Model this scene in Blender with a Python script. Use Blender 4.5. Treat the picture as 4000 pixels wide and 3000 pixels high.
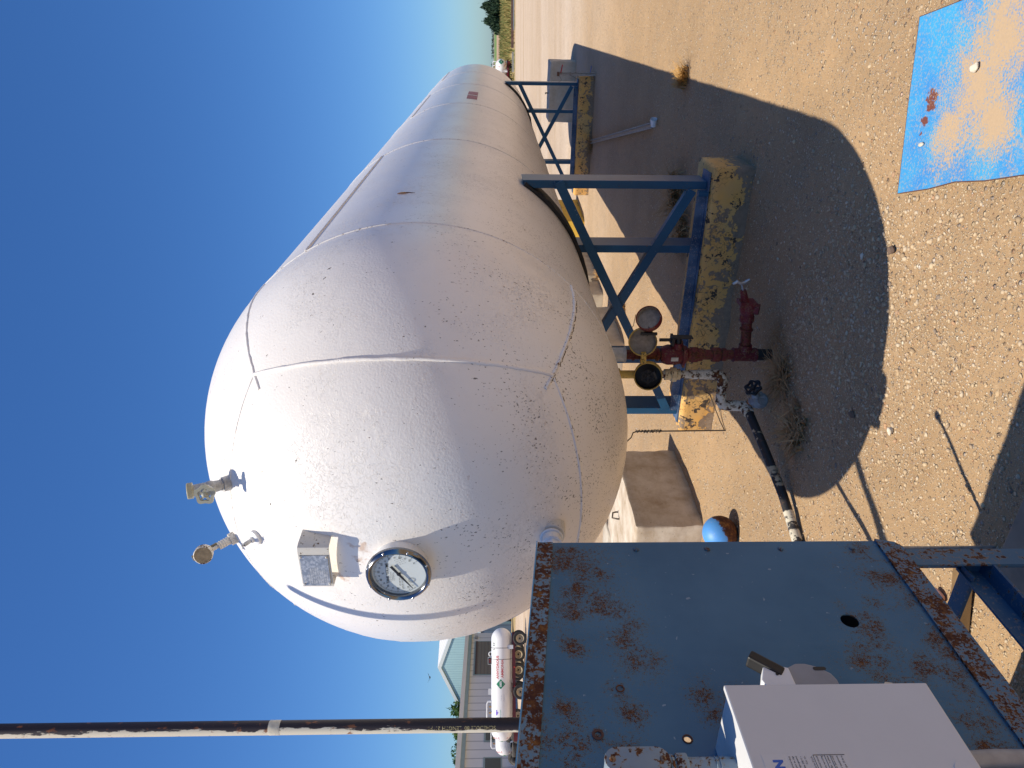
import bpy, bmesh, math, random
import numpy as np
from mathutils import Vector, Matrix

for _o in list(bpy.data.objects):
    bpy.data.objects.remove(_o)
SC = bpy.context.scene
COL = SC.collection
R = math.radians
random.seed(7)
RNG = np.random.default_rng(7)

# ------------------------------------------------------------------ camera, world, sun, exposure
# World axes: +Y runs along the big tank's axis away from the camera, +X to the tank's right, z = 0 is the gravel.
CAM = Vector((1.94, -3.29, 1.8))
FW = Vector((-0.45505, 0.89047, 0.0))          # horizontal heading of the camera
RT = Vector((0.89047, 0.45505, 0.0))           # its right-hand side
cam_d = bpy.data.cameras.new('camera')
cam_d.sensor_fit = 'HORIZONTAL'; cam_d.sensor_width = 36.0; cam_d.lens = 25.15
cam_d.clip_start = 0.05; cam_d.clip_end = 9000
cam = bpy.data.objects.new('camera', cam_d); COL.objects.link(cam)
pit = math.atan(73 / 2795)
fwd = FW * math.cos(pit) - Vector((0, 0, 1)) * math.sin(pit)
upv = FW * math.sin(pit) + Vector((0, 0, 1)) * math.cos(pit)
# the phone was held on its side: the picture's right is the ground, its top is the scene's right
cam.matrix_world = Matrix(((-upv.x, RT.x, -fwd.x, CAM.x), (-upv.y, RT.y, -fwd.y, CAM.y), (-upv.z, RT.z, -fwd.z, CAM.z), (0, 0, 0, 1)))
SC.camera = cam

SUN = Vector((-0.1656, -0.3209, 0.9325)).normalized()
W = bpy.data.worlds.new('World'); SC.world = W; W.use_nodes = True
wn = W.node_tree.nodes; wl = W.node_tree.links
for _n in list(wn): wn.remove(_n)
sky = wn.new('ShaderNodeTexSky'); sky.sky_type = 'NISHITA'; sky.sun_disc = False
sky.sun_elevation = math.asin(SUN.z); sky.sun_rotation = math.atan2(SUN.x, SUN.y)
sky.altitude = 300; sky.air_density = 1.0; sky.dust_density = 0.6; sky.ozone_density = 3.0
hsv = wn.new('ShaderNodeHueSaturation'); hsv.inputs['Saturation'].default_value = 1.18
bg = wn.new('ShaderNodeBackground'); bg.inputs['Strength'].default_value = 0.095
wo = wn.new('ShaderNodeOutputWorld')
wl.new(sky.outputs[0], hsv.inputs['Color']); tint = wn.new('ShaderNodeMix'); tint.data_type = 'RGBA'; tint.blend_type = 'MULTIPLY'; tint.inputs[0].default_value = 1.0; tint.inputs[7].default_value = (0.65, 0.895, 1.19, 1)
wl.new(hsv.outputs[0], tint.inputs[6]); wl.new(tint.outputs[2], bg.inputs[0]); wl.new(bg.outputs[0], wo.inputs[0])
sl = bpy.data.lights.new('sun', 'SUN'); sl.energy = 5.0; sl.angle = R(0.53); sl.color = (1.0, 0.91, 0.77)
so = bpy.data.objects.new('sun', sl); COL.objects.link(so)
so.rotation_euler = SUN.to_track_quat('Z', 'Y').to_euler(); so.location = (0, 0, 30)
SC.view_settings.view_transform = 'Standard'; SC.view_settings.look = 'None'
SC.view_settings.exposure = 0.20; SC.view_settings.gamma = 1.0
SC.render.engine = 'CYCLES'
SC.cycles.use_denoising = True
SC.cycles.max_bounces = 8; SC.cycles.diffuse_bounces = 4

# ------------------------------------------------------------------ helpers
OFF = {}
def V(*a): return Vector(a if len(a) == 3 else a[0])
def BG(x, y, z=0.0):
    """a place x metres right and y metres ahead of where the photographer stands"""
    p = V(CAM.x, CAM.y, 0) + RT * x + FW * y; p.z = z
    return p
def frame(axis):
    a = V(axis).normalized()
    h = V(0, 0, 1) if abs(a.z) < 0.95 else V(1, 0, 0)
    u = h.cross(a).normalized(); return u, a.cross(u).normalized(), a

class MB:
    def __init__(s): s.v = []; s.f = []
    def add(s, vs, fs):
        n = len(s.v); s.v += [tuple(p) for p in vs]; s.f += [tuple(i + n for i in f) for f in fs]; return s
    def box(s, lo, hi, M=None):
        (a, b, c), (d, e, g) = lo, hi
        vs = [V(x, y, z) for z in (c, g) for y in (b, e) for x in (a, d)]
        if M is not None: vs = [M @ p for p in vs]
        return s.add(vs, [(0, 2, 3, 1), (4, 5, 7, 6), (0, 1, 5, 4), (2, 6, 7, 3), (0, 4, 6, 2), (1, 3, 7, 5)])
    def bar(s, p0, p1, w, h, up=(0, 0, 1)):
        """rectangular bar from p0 to p1, w across, h along 'up'"""
        p0, p1 = V(p0), V(p1); a = (p1 - p0).normalized(); x = a.cross(V(up)).normalized(); z = x.cross(a).normalized()
        vs = [p + x * (i * w / 2) + z * (j * h / 2) for p in (p0, p1) for j in (-1, 1) for i in (-1, 1)]
        return s.add(vs, [(0, 1, 3, 2), (4, 6, 7, 5), (0, 4, 5, 1), (2, 3, 7, 6), (0, 2, 6, 4), (1, 5, 7, 3)])
    def lathe(s, prof, o, axis, n=24, close=False):
        u, w, a = frame(axis); o = V(o); vs = []; fs = []
        m = len(prof)
        for r, h in prof:
            for k in range(n):
                t = 2 * math.pi * k / n; vs.append(o + a * h + (u * math.cos(t) + w * math.sin(t)) * max(r, 1e-5))
        for i in range(m - 1 if not close else m):
            j = (i + 1) % m
            for k in range(n):
                l = (k + 1) % n; fs.append((i * n + k, i * n + l, j * n + l, j * n + k))
        if not close:
            fs.append(tuple(reversed(range(n)))); fs.append(tuple((m - 1) * n + k for k in range(n)))
        return s.add(vs, fs)
    def cyl(s, p0, p1, r0, r1=None, n=20):
        p0, p1 = V(p0), V(p1); d = p1 - p0
        return s.lathe([(r0, 0), (r0 if r1 is None else r1, d.length)], p0, d, n)
    def ring(s, o, axis, Rr, r, n=32, m=8):
        return s.lathe([(Rr + r * math.cos(2 * math.pi * i / m), r * math.sin(2 * math.pi * i / m)) for i in range(m)], o, axis, n, True)
    def tube(s, pts, r, n=12, caps=True):
        P = [V(p) for p in pts]; vs = []; fs = []; m = len(P)
        rr = r if hasattr(r, '__len__') else [r] * m
        T = [(P[min(i + 1, m - 1)] - P[max(i - 1, 0)]).normalized() for i in range(m)]
        u, w, _ = frame(T[0])
        for i in range(m):
            u = (u - T[i] * u.dot(T[i])).normalized(); w = T[i].cross(u)
            for k in range(n):
                t = 2 * math.pi * k / n; vs.append(P[i] + (u * math.cos(t) + w * math.sin(t)) * rr[i])
        for i in range(m - 1):
            for k in range(n):
                l = (k + 1) % n; fs.append((i * n + k, i * n + l, (i + 1) * n + l, (i + 1) * n + k))
        if caps: fs.append(tuple(reversed(range(n)))); fs.append(tuple((m - 1) * n + k for k in range(n)))
        return s.add(vs, fs)
    def prism(s, poly, o, ux, uy, d):
        o, ux, uy, d = V(o), V(ux), V(uy), V(d); n = len(poly)
        b = [o + ux * x + uy * y for x, y in poly]
        if ux.cross(uy).dot(d) < 0: b.reverse()
        return s.add(b + [p + d for p in b], [tuple(reversed(range(n))), tuple(range(n, 2 * n))] + [(i, (i + 1) % n, (i + 1) % n + n, i + n) for i in range(n)])
    def ball(s, c, r, n=20, m=12, sc=(1, 1, 1)):
        c = V(c); vs = [c + V(0, 0, -r * sc[2])]; fs = []
        for i in range(1, m):
            a = math.pi * i / m - math.pi / 2
            for k in range(n):
                t = 2 * math.pi * k / n; vs.append(c + V(r * math.cos(a) * math.cos(t) * sc[0], r * math.cos(a) * math.sin(t) * sc[1], r * math.sin(a) * sc[2]))
        vs.append(c + V(0, 0, r * sc[2])); L = len(vs) - 1
        for k in range(n):
            l = (k + 1) % n; fs.append((0, 1 + l, 1 + k)); fs.append((L, L - n + k, L - n + l))
            for i in range(m - 2): fs.append((1 + i * n + k, 1 + i * n + l, 1 + (i + 1) * n + l, 1 + (i + 1) * n + k))
        return s.add(vs, fs)
    def arc(s, c, a0, a1, rad, u, w, k=10):
        c, u, w = V(c), V(u), V(w)
        return [c + u * (rad * math.cos(a0 + (a1 - a0) * i / k)) + w * (rad * math.sin(a0 + (a1 - a0) * i / k)) for i in range(k + 1)]
    def build(s, name, mat, parent=None, smooth=35, bevel=0.0, seg=2):
        me = bpy.data.meshes.new(name); me.from_pydata(s.v, [], s.f)
        return finish(name, me, mat, parent, smooth, bevel, seg)

def finish(name, me, mat, parent=None, smooth=35, bevel=0.0, seg=2):
    if parent is not None:
        off = OFF.get(parent.name, V(0, 0, 0))
        me.transform(Matrix.Translation(-off))
    if bevel > 0:
        bm = bmesh.new(); bm.from_mesh(me)
        bmesh.ops.remove_doubles(bm, verts=bm.verts, dist=1e-5)
        bmesh.ops.recalc_face_normals(bm, faces=bm.faces)
        es = [e for e in bm.edges if len(e.link_faces) == 2 and e.calc_face_angle(0) > R(40)]
        bmesh.ops.bevel(bm, geom=es, offset=bevel, segments=seg, affect='EDGES', profile=0.6)
        bm.to_mesh(me); bm.free()
    else:
        bm = bmesh.new(); bm.from_mesh(me); bmesh.ops.recalc_face_normals(bm, faces=bm.faces); bm.to_mesh(me); bm.free()
    if smooth:
        for p in me.polygons: p.use_smooth = True
        me.set_sharp_from_angle(angle=R(smooth))
    o = bpy.data.objects.new(name, me); COL.objects.link(o)
    if mat is not None: me.materials.append(mat)
    if parent is not None:
        o.parent = parent; OFF[o.name] = OFF.get(parent.name, V(0, 0, 0))
    return o

def tag(o, label, cat, group=None, kind=None):
    o['label'] = label; o['category'] = cat
    if group: o['group'] = group
    if kind: o['kind'] = kind
    return o
def thing(name, label, cat, loc, group=None):
    o = bpy.data.objects.new(name, None); COL.objects.link(o); o.empty_display_size = 0.1
    o.location = loc; OFF[o.name] = V(loc); return tag(o, label, cat, group)
def lab(o, t): o['label'] = t; return o
def copy_tree(o, parent=None):
    c = o.copy(); COL.objects.link(c)
    if parent is not None: c.parent = parent
    for ch in list(o.children): copy_tree(ch, c)
    return c

def text_mesh(body, size, M, align='LEFT', ext=0.0, bold=0.0):
    cu = bpy.data.curves.new('t', 'FONT'); cu.body = body; cu.size = size; cu.align_x = align; cu.extrude = ext; cu.offset = bold
    cu.resolution_u = 3
    ob = bpy.data.objects.new('t', cu); COL.objects.link(ob)
    dg = bpy.context.evaluated_depsgraph_get(); dg.update()
    me = bpy.data.meshes.new_from_object(ob.evaluated_get(dg))
    bpy.data.objects.remove(ob); bpy.data.curves.remove(cu)
    me.transform(M); return me
def text(items, name, mat, parent, fn=None, mb=None):
    """items: (string, size, origin, right, up, align); one mesh of lettering lying in its plane"""
    mb = mb or MB()
    for body, size, o, ux, uy, al, *rest in items:
        ux, uy, o = V(ux).normalized(), V(uy).normalized(), V(o); n = ux.cross(uy)
        M = Matrix(((ux.x, uy.x, n.x, o.x), (ux.y, uy.y, n.y, o.y), (ux.z, uy.z, n.z, o.z), (0, 0, 0, 1)))
        me = text_mesh(body, size, M, al, 0.0, rest[0] if rest else 0.0)
        mb.add([v.co.copy() for v in me.vertices], [tuple(p.vertices) for p in me.polygons]); bpy.data.meshes.remove(me)
    if fn: mb.v = [tuple(fn(V(p))) for p in mb.v]
    me = bpy.data.meshes.new(name); me.from_pydata(mb.v, [], mb.f)
    if parent is not None: me.transform(Matrix.Translation(-OFF.get(parent.name, V(0, 0, 0))))
    o = bpy.data.objects.new(name, me); COL.objects.link(o); me.materials.append(mat)
    if parent is not None: o.parent = parent; OFF[o.name] = OFF.get(parent.name, V(0, 0, 0))
    return o
def plate_holes(name, outline, holes, o, ux, uy, thick, mat, parent):
    cu = bpy.data.curves.new('p', 'CURVE'); cu.dimensions = '2D'; cu.fill_mode = 'BOTH'; cu.extrude = thick / 2
    loops = [outline] + [[(cx + r * math.cos(2 * math.pi * k / 20), cy + r * math.sin(2 * math.pi * k / 20)) for k in range(20)] for cx, cy, r in holes]
    for lp in loops:
        sp = cu.splines.new('POLY'); sp.points.add(len(lp) - 1); sp.use_cyclic_u = True
        for p, (x, y) in zip(sp.points, lp): p.co = (x, y, 0, 1)
    ob = bpy.data.objects.new('p', cu); COL.objects.link(ob)
    dg = bpy.context.evaluated_depsgraph_get(); dg.update()
    me = bpy.data.meshes.new_from_object(ob.evaluated_get(dg)); bpy.data.objects.remove(ob); bpy.data.curves.remove(cu)
    ux, uy, o = V(ux), V(uy), V(o); n = ux.cross(uy)
    me.transform(Matrix(((ux.x, uy.x, n.x, o.x), (ux.y, uy.y, n.y, o.y), (ux.z, uy.z, n.z, o.z), (0, 0, 0, 1))))
    me.name = name
    return finish(name, me, mat, parent, 0)

# ------------------------------------------------------------------ materials
class NT:
    def __init__(s, name):
        s.m = bpy.data.materials.new(name); s.m.use_nodes = True; s.t = s.m.node_tree
        s.b = s.t.nodes['Principled BSDF']; s._p = None
    def n(s, ty, **kw):
        nd = s.t.nodes.new('ShaderNode' + ty)
        for k, v in kw.items():
            setattr(nd, k, v)
        return nd
    def set(s, sock, v):
        if isinstance(v, bpy.types.NodeSocket): s.t.links.new(v, sock)
        elif isinstance(v, (tuple, list)) and len(v) == 3 and sock.type == 'RGBA': sock.default_value = (*v, 1)
        else: sock.default_value = v
    def pos(s):
        if s._p is None: s._p = s.n('NewGeometry').outputs['Position']
        return s._p
    def obj(s): return s.n('TexCoord').outputs['Object']
    def vm(s, op, a, b=None, out=0):
        nd = s.n('VectorMath', operation=op); s.set(nd.inputs[0], a)
        if b is not None: s.set(nd.inputs[1], b)
        return nd.outputs[out]
    def noise(s, scale, det=4, rough=0.55, vec=None, dist=0.0, stretch=None):
        nd = s.n('TexNoise'); v = vec if vec is not None else s.pos()
        if stretch: v = s.vm('MULTIPLY', v, stretch)
        s.set(nd.inputs['Vector'], v); nd.inputs['Scale'].default_value = scale; nd.inputs['Detail'].default_value = det
        nd.inputs['Roughness'].default_value = rough; nd.inputs['Distortion'].default_value = dist; return nd.outputs[0]
    def voro(s, scale, vec=None, feature='F1', out='Distance', rnd=1.0):
        nd = s.n('TexVoronoi', feature=feature); s.set(nd.inputs['Vector'], vec if vec is not None else s.pos())
        nd.inputs['Scale'].default_value = scale; nd.inputs['Randomness'].default_value = rnd
        return nd if out is None else nd.outputs[out]
    def mth(s, op, a, b=0.0, c=None, clamp=False):
        nd = s.n('Math', operation=op); nd.use_clamp = clamp; s.set(nd.inputs[0], a); s.set(nd.inputs[1], b)
        if c is not None: s.set(nd.inputs[2], c)
        return nd.outputs[0]
    def mr(s, v, a, b, c=0.0, d=1.0, smooth=False):
        nd = s.n('MapRange'); nd.interpolation_type = 'SMOOTHSTEP' if smooth else 'LINEAR'
        s.set(nd.inputs[0], v)
        for i, x in enumerate((a, b, c, d)): s.set(nd.inputs[i + 1], x)
        return nd.outputs[0]
    def mix(s, f, a, b, mode='MIX'):
        nd = s.n('Mix', data_type='RGBA', blend_type=mode); s.set(nd.inputs[0], f); s.set(nd.inputs[6], a); s.set(nd.inputs[7], b); return nd.outputs[2]
    def ramp(s, f, stops, const=False):
        nd = s.n('ValToRGB'); cr = nd.color_ramp
        if const: cr.interpolation = 'CONSTANT'
        while len(cr.elements) < len(stops): cr.elements.new(0.5)
        for e, (p, c) in zip(cr.elements, stops): e.position = p; e.color = (*c, 1) if len(c) == 3 else c
        s.set(nd.inputs[0], f); return nd.outputs[0]
    def bump(s, h, strength=0.3, dist=0.01, prev=None):
        nd = s.n('Bump'); nd.inputs['Strength'].default_value = strength; nd.inputs['Distance'].default_value = dist
        s.set(nd.inputs['Height'], h)
        if prev is not None: s.set(nd.inputs['Normal'], prev)
        return nd.outputs[0]
    def spots(s, pts):
        """largest fall-off (1 at the middle, 0 at the rim) over a list of (x, y, z, radius) stains"""
        out = None
        for x, y, z, r in pts:
            d = s.vm('DISTANCE', s.pos(), (x, y, z), out='Value')
            v = s.mr(d, 0.0, r, 1.0, 0.0)
            out = v if out is None else s.mth('MAXIMUM', out, v)
        return out
    def done(s, col=None, rough=None, normal=None, metal=None, spec=None):
        b = s.b
        if col is not None: s.set(b.inputs['Base Color'], col)
        if rough is not None: s.set(b.inputs['Roughness'], rough)
        if metal is not None: s.set(b.inputs['Metallic'], metal)
        if normal is not None: s.set(b.inputs['Normal'], normal)
        if spec is not None: s.set(b.inputs['Specular IOR Level'], spec)
        return s.m

def simple(name, col, rough=0.5, metal=0.0, var=0.12, scale=20.0, bump=0.0):
    t = NT(name); f = t.noise(scale, 5, 0.6)
    c = t.mix(t.mr(f, 0.3, 0.7), tuple(x * (1 - var) for x in col), tuple(min(1, x * (1 + var)) for x in col))
    nb = t.bump(f, bump, 0.005) if bump else None
    return t.done(c, rough, nb, metal)
RUST = [(0.0, (0.040, 0.013, 0.009)), (0.45, (0.075, 0.026, 0.013)), (0.68, (0.15, 0.058, 0.016)), (0.88, (0.27, 0.12, 0.03)), (1.0, (0.36, 0.24, 0.12))]
def rusty(name, base, cover=0.0, scale=22.0, rough=0.45, pts=None, fade=None, edge=(0.30, 0.24, 0.12), speck=0.62, gain=0.42):
    """old paint with rust breaking through: 'cover' everywhere, more inside the listed stains"""
    t = NT(name)
    a = t.noise(scale, 8, 0.68); b = t.noise(scale * 4.3, 5, 0.6); lo = t.noise(3.2, 4, 0.6)
    a = t.mr(a, 0.30, 0.70, 0.18, 0.82); b2 = t.mr(b, 0.30, 0.70, 0.12, 0.88)
    w = t.mth('MULTIPLY_ADD', b2, 0.50, t.mth('MULTIPLY', a, 0.50))
    if pts:
        sp = t.spots(pts); lo2 = t.mr(t.noise(13, 4, 0.6), 0.35, 0.6, 0.35, 1.0); w2 = t.mth('MULTIPLY_ADD', t.mth('MULTIPLY', sp, lo2), gain, w)
    else: w2 = w
    w2 = t.mth('ADD', w2, cover)
    m = t.mr(w2, speck, speck + 0.045); halo = t.mr(w2, speck - 0.07, speck)
    rc = t.ramp(t.mr(t.noise(scale * 1.7, 6, 0.7), 0.25, 0.75), RUST)
    f = fade or tuple(min(1, x * 1.7 + 0.01) for x in base)
    pc = t.mix(t.mr(lo, 0.35, 0.72), base, f)
    st = t.noise(30, 4, 0.6, stretch=(1, 1, 0.12)); pc = t.mix(t.mr(st, 0.55, 0.8, 0, 0.35), pc, f)
    chip = t.mr(t.noise(55, 3, 0.5), 0.70, 0.74, 0, 0.5); pc = t.mix(chip, pc, (0.35, 0.42, 0.46))
    c = t.mix(t.mth('MULTIPLY', halo, 0.55), pc, edge); c = t.mix(m, c, rc)
    h = t.mth('MULTIPLY_ADD', m, 0.5, t.mth('MULTIPLY', b, t.mth('MULTIPLY_ADD', m, 0.8, 0.12)))
    return t.done(c, t.mr(m, 0, 1, rough, 0.88), t.bump(h, 0.35, 0.003), spec=0.3)
def concrete(name, col=(0.42, 0.36, 0.27), dark=(0.26, 0.2, 0.14)):
    t = NT(name); a = t.noise(4, 6, 0.65); b = t.noise(60, 4, 0.6); st = t.noise(6, 5, 0.6, stretch=(1, 1, 6))
    c = t.mix(t.mr(a, 0.35, 0.7), col, dark); c = t.mix(t.mr(st, 0.55, 0.75, 0, 0.4), c, dark)
    pit_ = t.mr(t.voro(35), 0.08, 0.16); c = t.mix(t.mth('MULTIPLY', t.mth('SUBTRACT', 1, pit_), t.mr(t.noise(9), 0.5, 0.6)), c, (0.14, 0.11, 0.08))
    h = t.mth('ADD', t.mth('MULTIPLY', b, 0.4), pit_)
    return t.done(c, 0.92, t.bump(h, 0.45, 0.006))
def peeling(name, cover=0.56):
    t = NT(name); z = t.n('SeparateXYZ'); t.set(z.inputs[0], t.pos())
    a = t.noise(5.5, 8, 0.62, dist=0.4); b = t.noise(28, 6, 0.6)
    w = t.mth('MULTIPLY_ADD', b, 0.42, t.mth('MULTIPLY', a, 0.58))
    w = t.mth('ADD', w, t.mr(z.outputs[2], 0.02, 0.13, 0.12, 0.0))
    m = t.mr(w, cover, cover + 0.012)                                   # 1 = paint gone
    hole = t.mr(t.mth('MULTIPLY_ADD', t.noise(38, 5, 0.6), 0.42, t.mth('MULTIPLY', t.noise(8, 4, 0.55), 0.58)), 0.562, 0.572)
    ye = t.mix(t.mr(t.noise(7, 5, 0.6), 0.35, 0.7), (0.71, 0.38, 0.095), (0.60, 0.345, 0.125))
    ye = t.mix(t.mr(t.noise(2.2, 3, 0.5), 0.5, 0.75, 0, 0.6), ye, (0.55, 0.45, 0.22))
    gr = t.mix(t.mr(t.noise(40, 5, 0.6), 0.3, 0.7), (0.21, 0.148, 0.095), (0.29, 0.21, 0.14))
    crk = t.mr(t.voro(30, feature='DISTANCE_TO_EDGE'), 0.0, 0.035); crk = t.mth('MAXIMUM', crk, t.mr(t.noise(6), 0.42, 0.5))
    c = t.mix(m, ye, gr); c = t.mix(t.mth('MULTIPLY', hole, t.mth('SUBTRACT', 1, m)), c, (0.055, 0.04, 0.03))
    c = t.mix(t.mth('MULTIPLY', t.mth('SUBTRACT', 1, crk), 0.8), c, (0.10, 0.065, 0.03))
    h = t.mth('SUBTRACT', t.mth('MULTIPLY_ADD', b, 0.35, t.mth('MULTIPLY', crk, 0.3)), t.mth('MULTIPLY', t.mth('MAXIMUM', m, hole), 0.8))
    return t.done(c, 0.8, t.bump(h, 0.7, 0.006))

def tank_paint():
    t = NT('tank_paint'); sz = t.n('SeparateXYZ'); t.set(sz.inputs[0], t.pos()); z = sz.outputs[2]
    base = t.mix(t.mr(t.noise(1.6, 5, 0.6), 0.35, 0.7), (0.88, 0.84, 0.785), (0.83, 0.785, 0.725))
    base = t.mix(t.mr(z, 1.05, 1.70, 0.35, 0.0), base, (0.74, 0.64, 0.52))          # tan mixed in towards the belly
    # mildew specks, thicker low on the shell, drawn out along the run-off
    sp = t.noise(135, 3, 0.55, stretch=(1, 1, 0.42)); pa = t.noise(5.0, 4, 0.6)
    lim = t.mth('ADD', t.mr(z, 1.2, 2.9, 0.615, 0.745), t.mr(pa, 0.35, 0.7, 0.05, -0.05))
    mk = t.mr(sp, lim, t.mth('ADD', lim, 0.02))
    sp2 = t.noise(38, 5, 0.6, stretch=(1, 1, 0.5)); mk2 = t.mr(t.mth('MULTIPLY_ADD', t.spots([(-0.05, -1.03, 2.36, 0.13), (0.75, -0.72, 1.52, 0.16), (1.02, -0.1, 1.85, 0.12), (0.9, -0.35, 2.5, 0.14), (0.55, -0.5, 1.4, 0.2)]), 0.10, sp2), 0.70, 0.72)
    mk = t.mth('MAXIMUM', mk, mk2)
    c = t.mix(t.mth('MULTIPLY', mk, 0.85), base, (0.075, 0.055, 0.035))
    rs = t.mr(t.mth('MULTIPLY_ADD', t.spots([(0.06, -1.07, 2.33, 0.09), (1.06, 0.76, 2.3, 0.05), (-0.1, -1.06, 2.42, 0.06)]), 0.3, t.noise(24, 5, 0.6)), 0.66, 0.8, 0, 0.55)
    c = t.mix(rs, c, (0.45, 0.22, 0.08))
    # orange peel and lifted, re-coated paint
    op = t.noise(105, 3, 0.5); cr_ = t.noise(30, 5, 0.62, dist=1.0); rid = t.mth('ABSOLUTE', t.mth('SUBTRACT', cr_, 0.5)); rid = t.mr(rid, 0.0, 0.022, 1, 0)
    rid = t.mth('MULTIPLY', rid, t.mr(t.noise(2.6, 3, 0.5), 0.46, 0.6)); bl = t.noise(6, 3, 0.5)
    h = t.mth('ADD', t.mth('MULTIPLY', op, 0.45), t.mth('ADD', t.mth('MULTIPLY', rid, 0.42), t.mth('MULTIPLY', mk, -0.25)))
    n1 = t.bump(bl, 0.12, 0.02); nn = t.bump(h, 0.6, 0.0042, n1)
    return t.done(c, t.mr(mk, 0, 1, 0.32, 0.8), nn, spec=0.5)

def ground_mat():
    t = NT('gravel_ground')
    q = t.vm('DOT_PRODUCT', t.vm('SUBTRACT', t.pos(), tuple(CAM)), tuple(FW), out='Value')
    lat = t.vm('DOT_PRODUCT', t.vm('SUBTRACT', t.pos(), tuple(CAM)), tuple(RT), out='Value')
    big = t.noise(0.8, 5, 0.6); mid = t.noise(5, 5, 0.62); fine = t.noise(170, 3, 0.6)
    dirt = t.mix(t.mr(t.mth('MULTIPLY_ADD', mid, 0.35, t.mth('MULTIPLY', big, 0.65)), 0.38, 0.66), (0.44, 0.29, 0.155), (0.27, 0.175, 0.09))
    dirt = t.mix(t.mr(mid, 0.4, 0.75, 0, 0.5), dirt, (0.46, 0.32, 0.185))
    dirt = t.mix(t.mr(fine, 0.35, 0.75, 0, 0.5), dirt, (0.30, 0.20, 0.11))
    STN = [(0.0, (0.50, 0.37, 0.22)), (0.25, (0.62, 0.50, 0.33)), (0.45, (0.44, 0.31, 0.19)), (0.62, (0.70, 0.60, 0.45)), (0.76, (0.36, 0.31, 0.27)), (0.88, (0.17, 0.12, 0.09)), (0.95, (0.55, 0.30, 0.15)), (1.0, (0.66, 0.62, 0.56))]
    gr_ = t.noise(22, 6, 0.8); dirt = t.mix(t.mr(gr_, 0.55, 0.75, 0, 0.5), dirt, (0.25, 0.165, 0.09)); dirt = t.mix(t.mr(gr_, 0.28, 0.45, 0.45, 0), dirt, (0.60, 0.46, 0.30))
    col = dirt; hh = t.mth('MULTIPLY', fine, 0.10)
    dens = t.noise(1.7, 4, 0.6)
    for sc, lo, hi, rad in ((36.0, 0.56, 0.66, 0.42), (80.0, 0.46, 0.55, 0.44), (190.0, 0.30, 0.45, 0.45)):
        vn = t.voro(sc, out=None); sx = t.n('SeparateColor'); t.set(sx.inputs[0], vn.outputs['Color'])
        keep = t.mr(t.mth('ADD', sx.outputs[0], t.mr(dens, 0.3, 0.7, -0.32, 0.22)), hi, hi + 0.03)
        dome = t.mr(vn.outputs['Distance'], rad, rad * 0.55)
        mk = t.mth('MULTIPLY', keep, dome); col = t.mix(mk, col, t.ramp(sx.outputs[1], STN))
        hh = t.mth('ADD', hh, t.mth('MULTIPLY', mk, 18.0 / sc))
    road = t.noise(0.55, 4, 0.6, vec=t.n('CombineXYZ').outputs[0]) 
    cx = t.n('CombineXYZ'); t.set(cx.inputs[0], t.mth('MULTIPLY_ADD', q, 0.75, t.mth('MULTIPLY', mid, 1.6))); t.set(cx.inputs[1], t.mth('MULTIPLY', lat, 0.06))
    stre = t.noise(0.6, 4, 0.6, vec=cx.outputs[0])
    pale = t.mth('MULTIPLY', t.mr(q, 8, 17, 0, 1, True), t.mr(stre, 0.35, 0.62, 0.35, 0.85))
    col = t.mix(pale, col, t.mix(t.mr(gr_, 0.35, 0.65), (0.68, 0.57, 0.45), (0.46, 0.35, 0.25)))
    # beyond the yard: weedy verge, stubble, crop, far ground
    qq = t.mth('MULTIPLY_ADD', t.noise(0.12, 4, 0.6), 9.0, t.mth('SUBTRACT', q, 4.5))
    gp = t.noise(0.5, 5, 0.65)
    z1 = t.mix(t.mr(gp, 0.45, 0.62), (0.42, 0.29, 0.15), (0.20, 0.20, 0.07))
    z2 = t.mix(t.mr(gp, 0.4, 0.6), (0.40, 0.27, 0.09), (0.16, 0.18, 0.06))
    z3 = t.mix(t.mr(gp, 0.4, 0.65), (0.085, 0.13, 0.04), (0.17, 0.19, 0.07))
    col = t.mix(t.mr(qq, 57, 60), col, z1); col = t.mix(t.mr(qq, 68, 76), col, z2); col = t.mix(t.mr(qq, 108, 122), col, z3)
    col = t.mix(t.mr(q, 190, 196), col, t.mix(gp, (0.34, 0.22, 0.14), (0.40, 0.28, 0.19)))
    col = t.mix(t.mr(q, 385, 392), col, (0.135, 0.205, 0.065)); col = t.mix(t.mr(q, 1220, 1260), col, (0.26, 0.22, 0.17))
    nn = t.bump(t.mth('ADD', hh, t.mth('MULTIPLY', mid, 0.25)), 1.0, 0.022)
    return t.done(col, 0.95, nn, spec=0.2)

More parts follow.
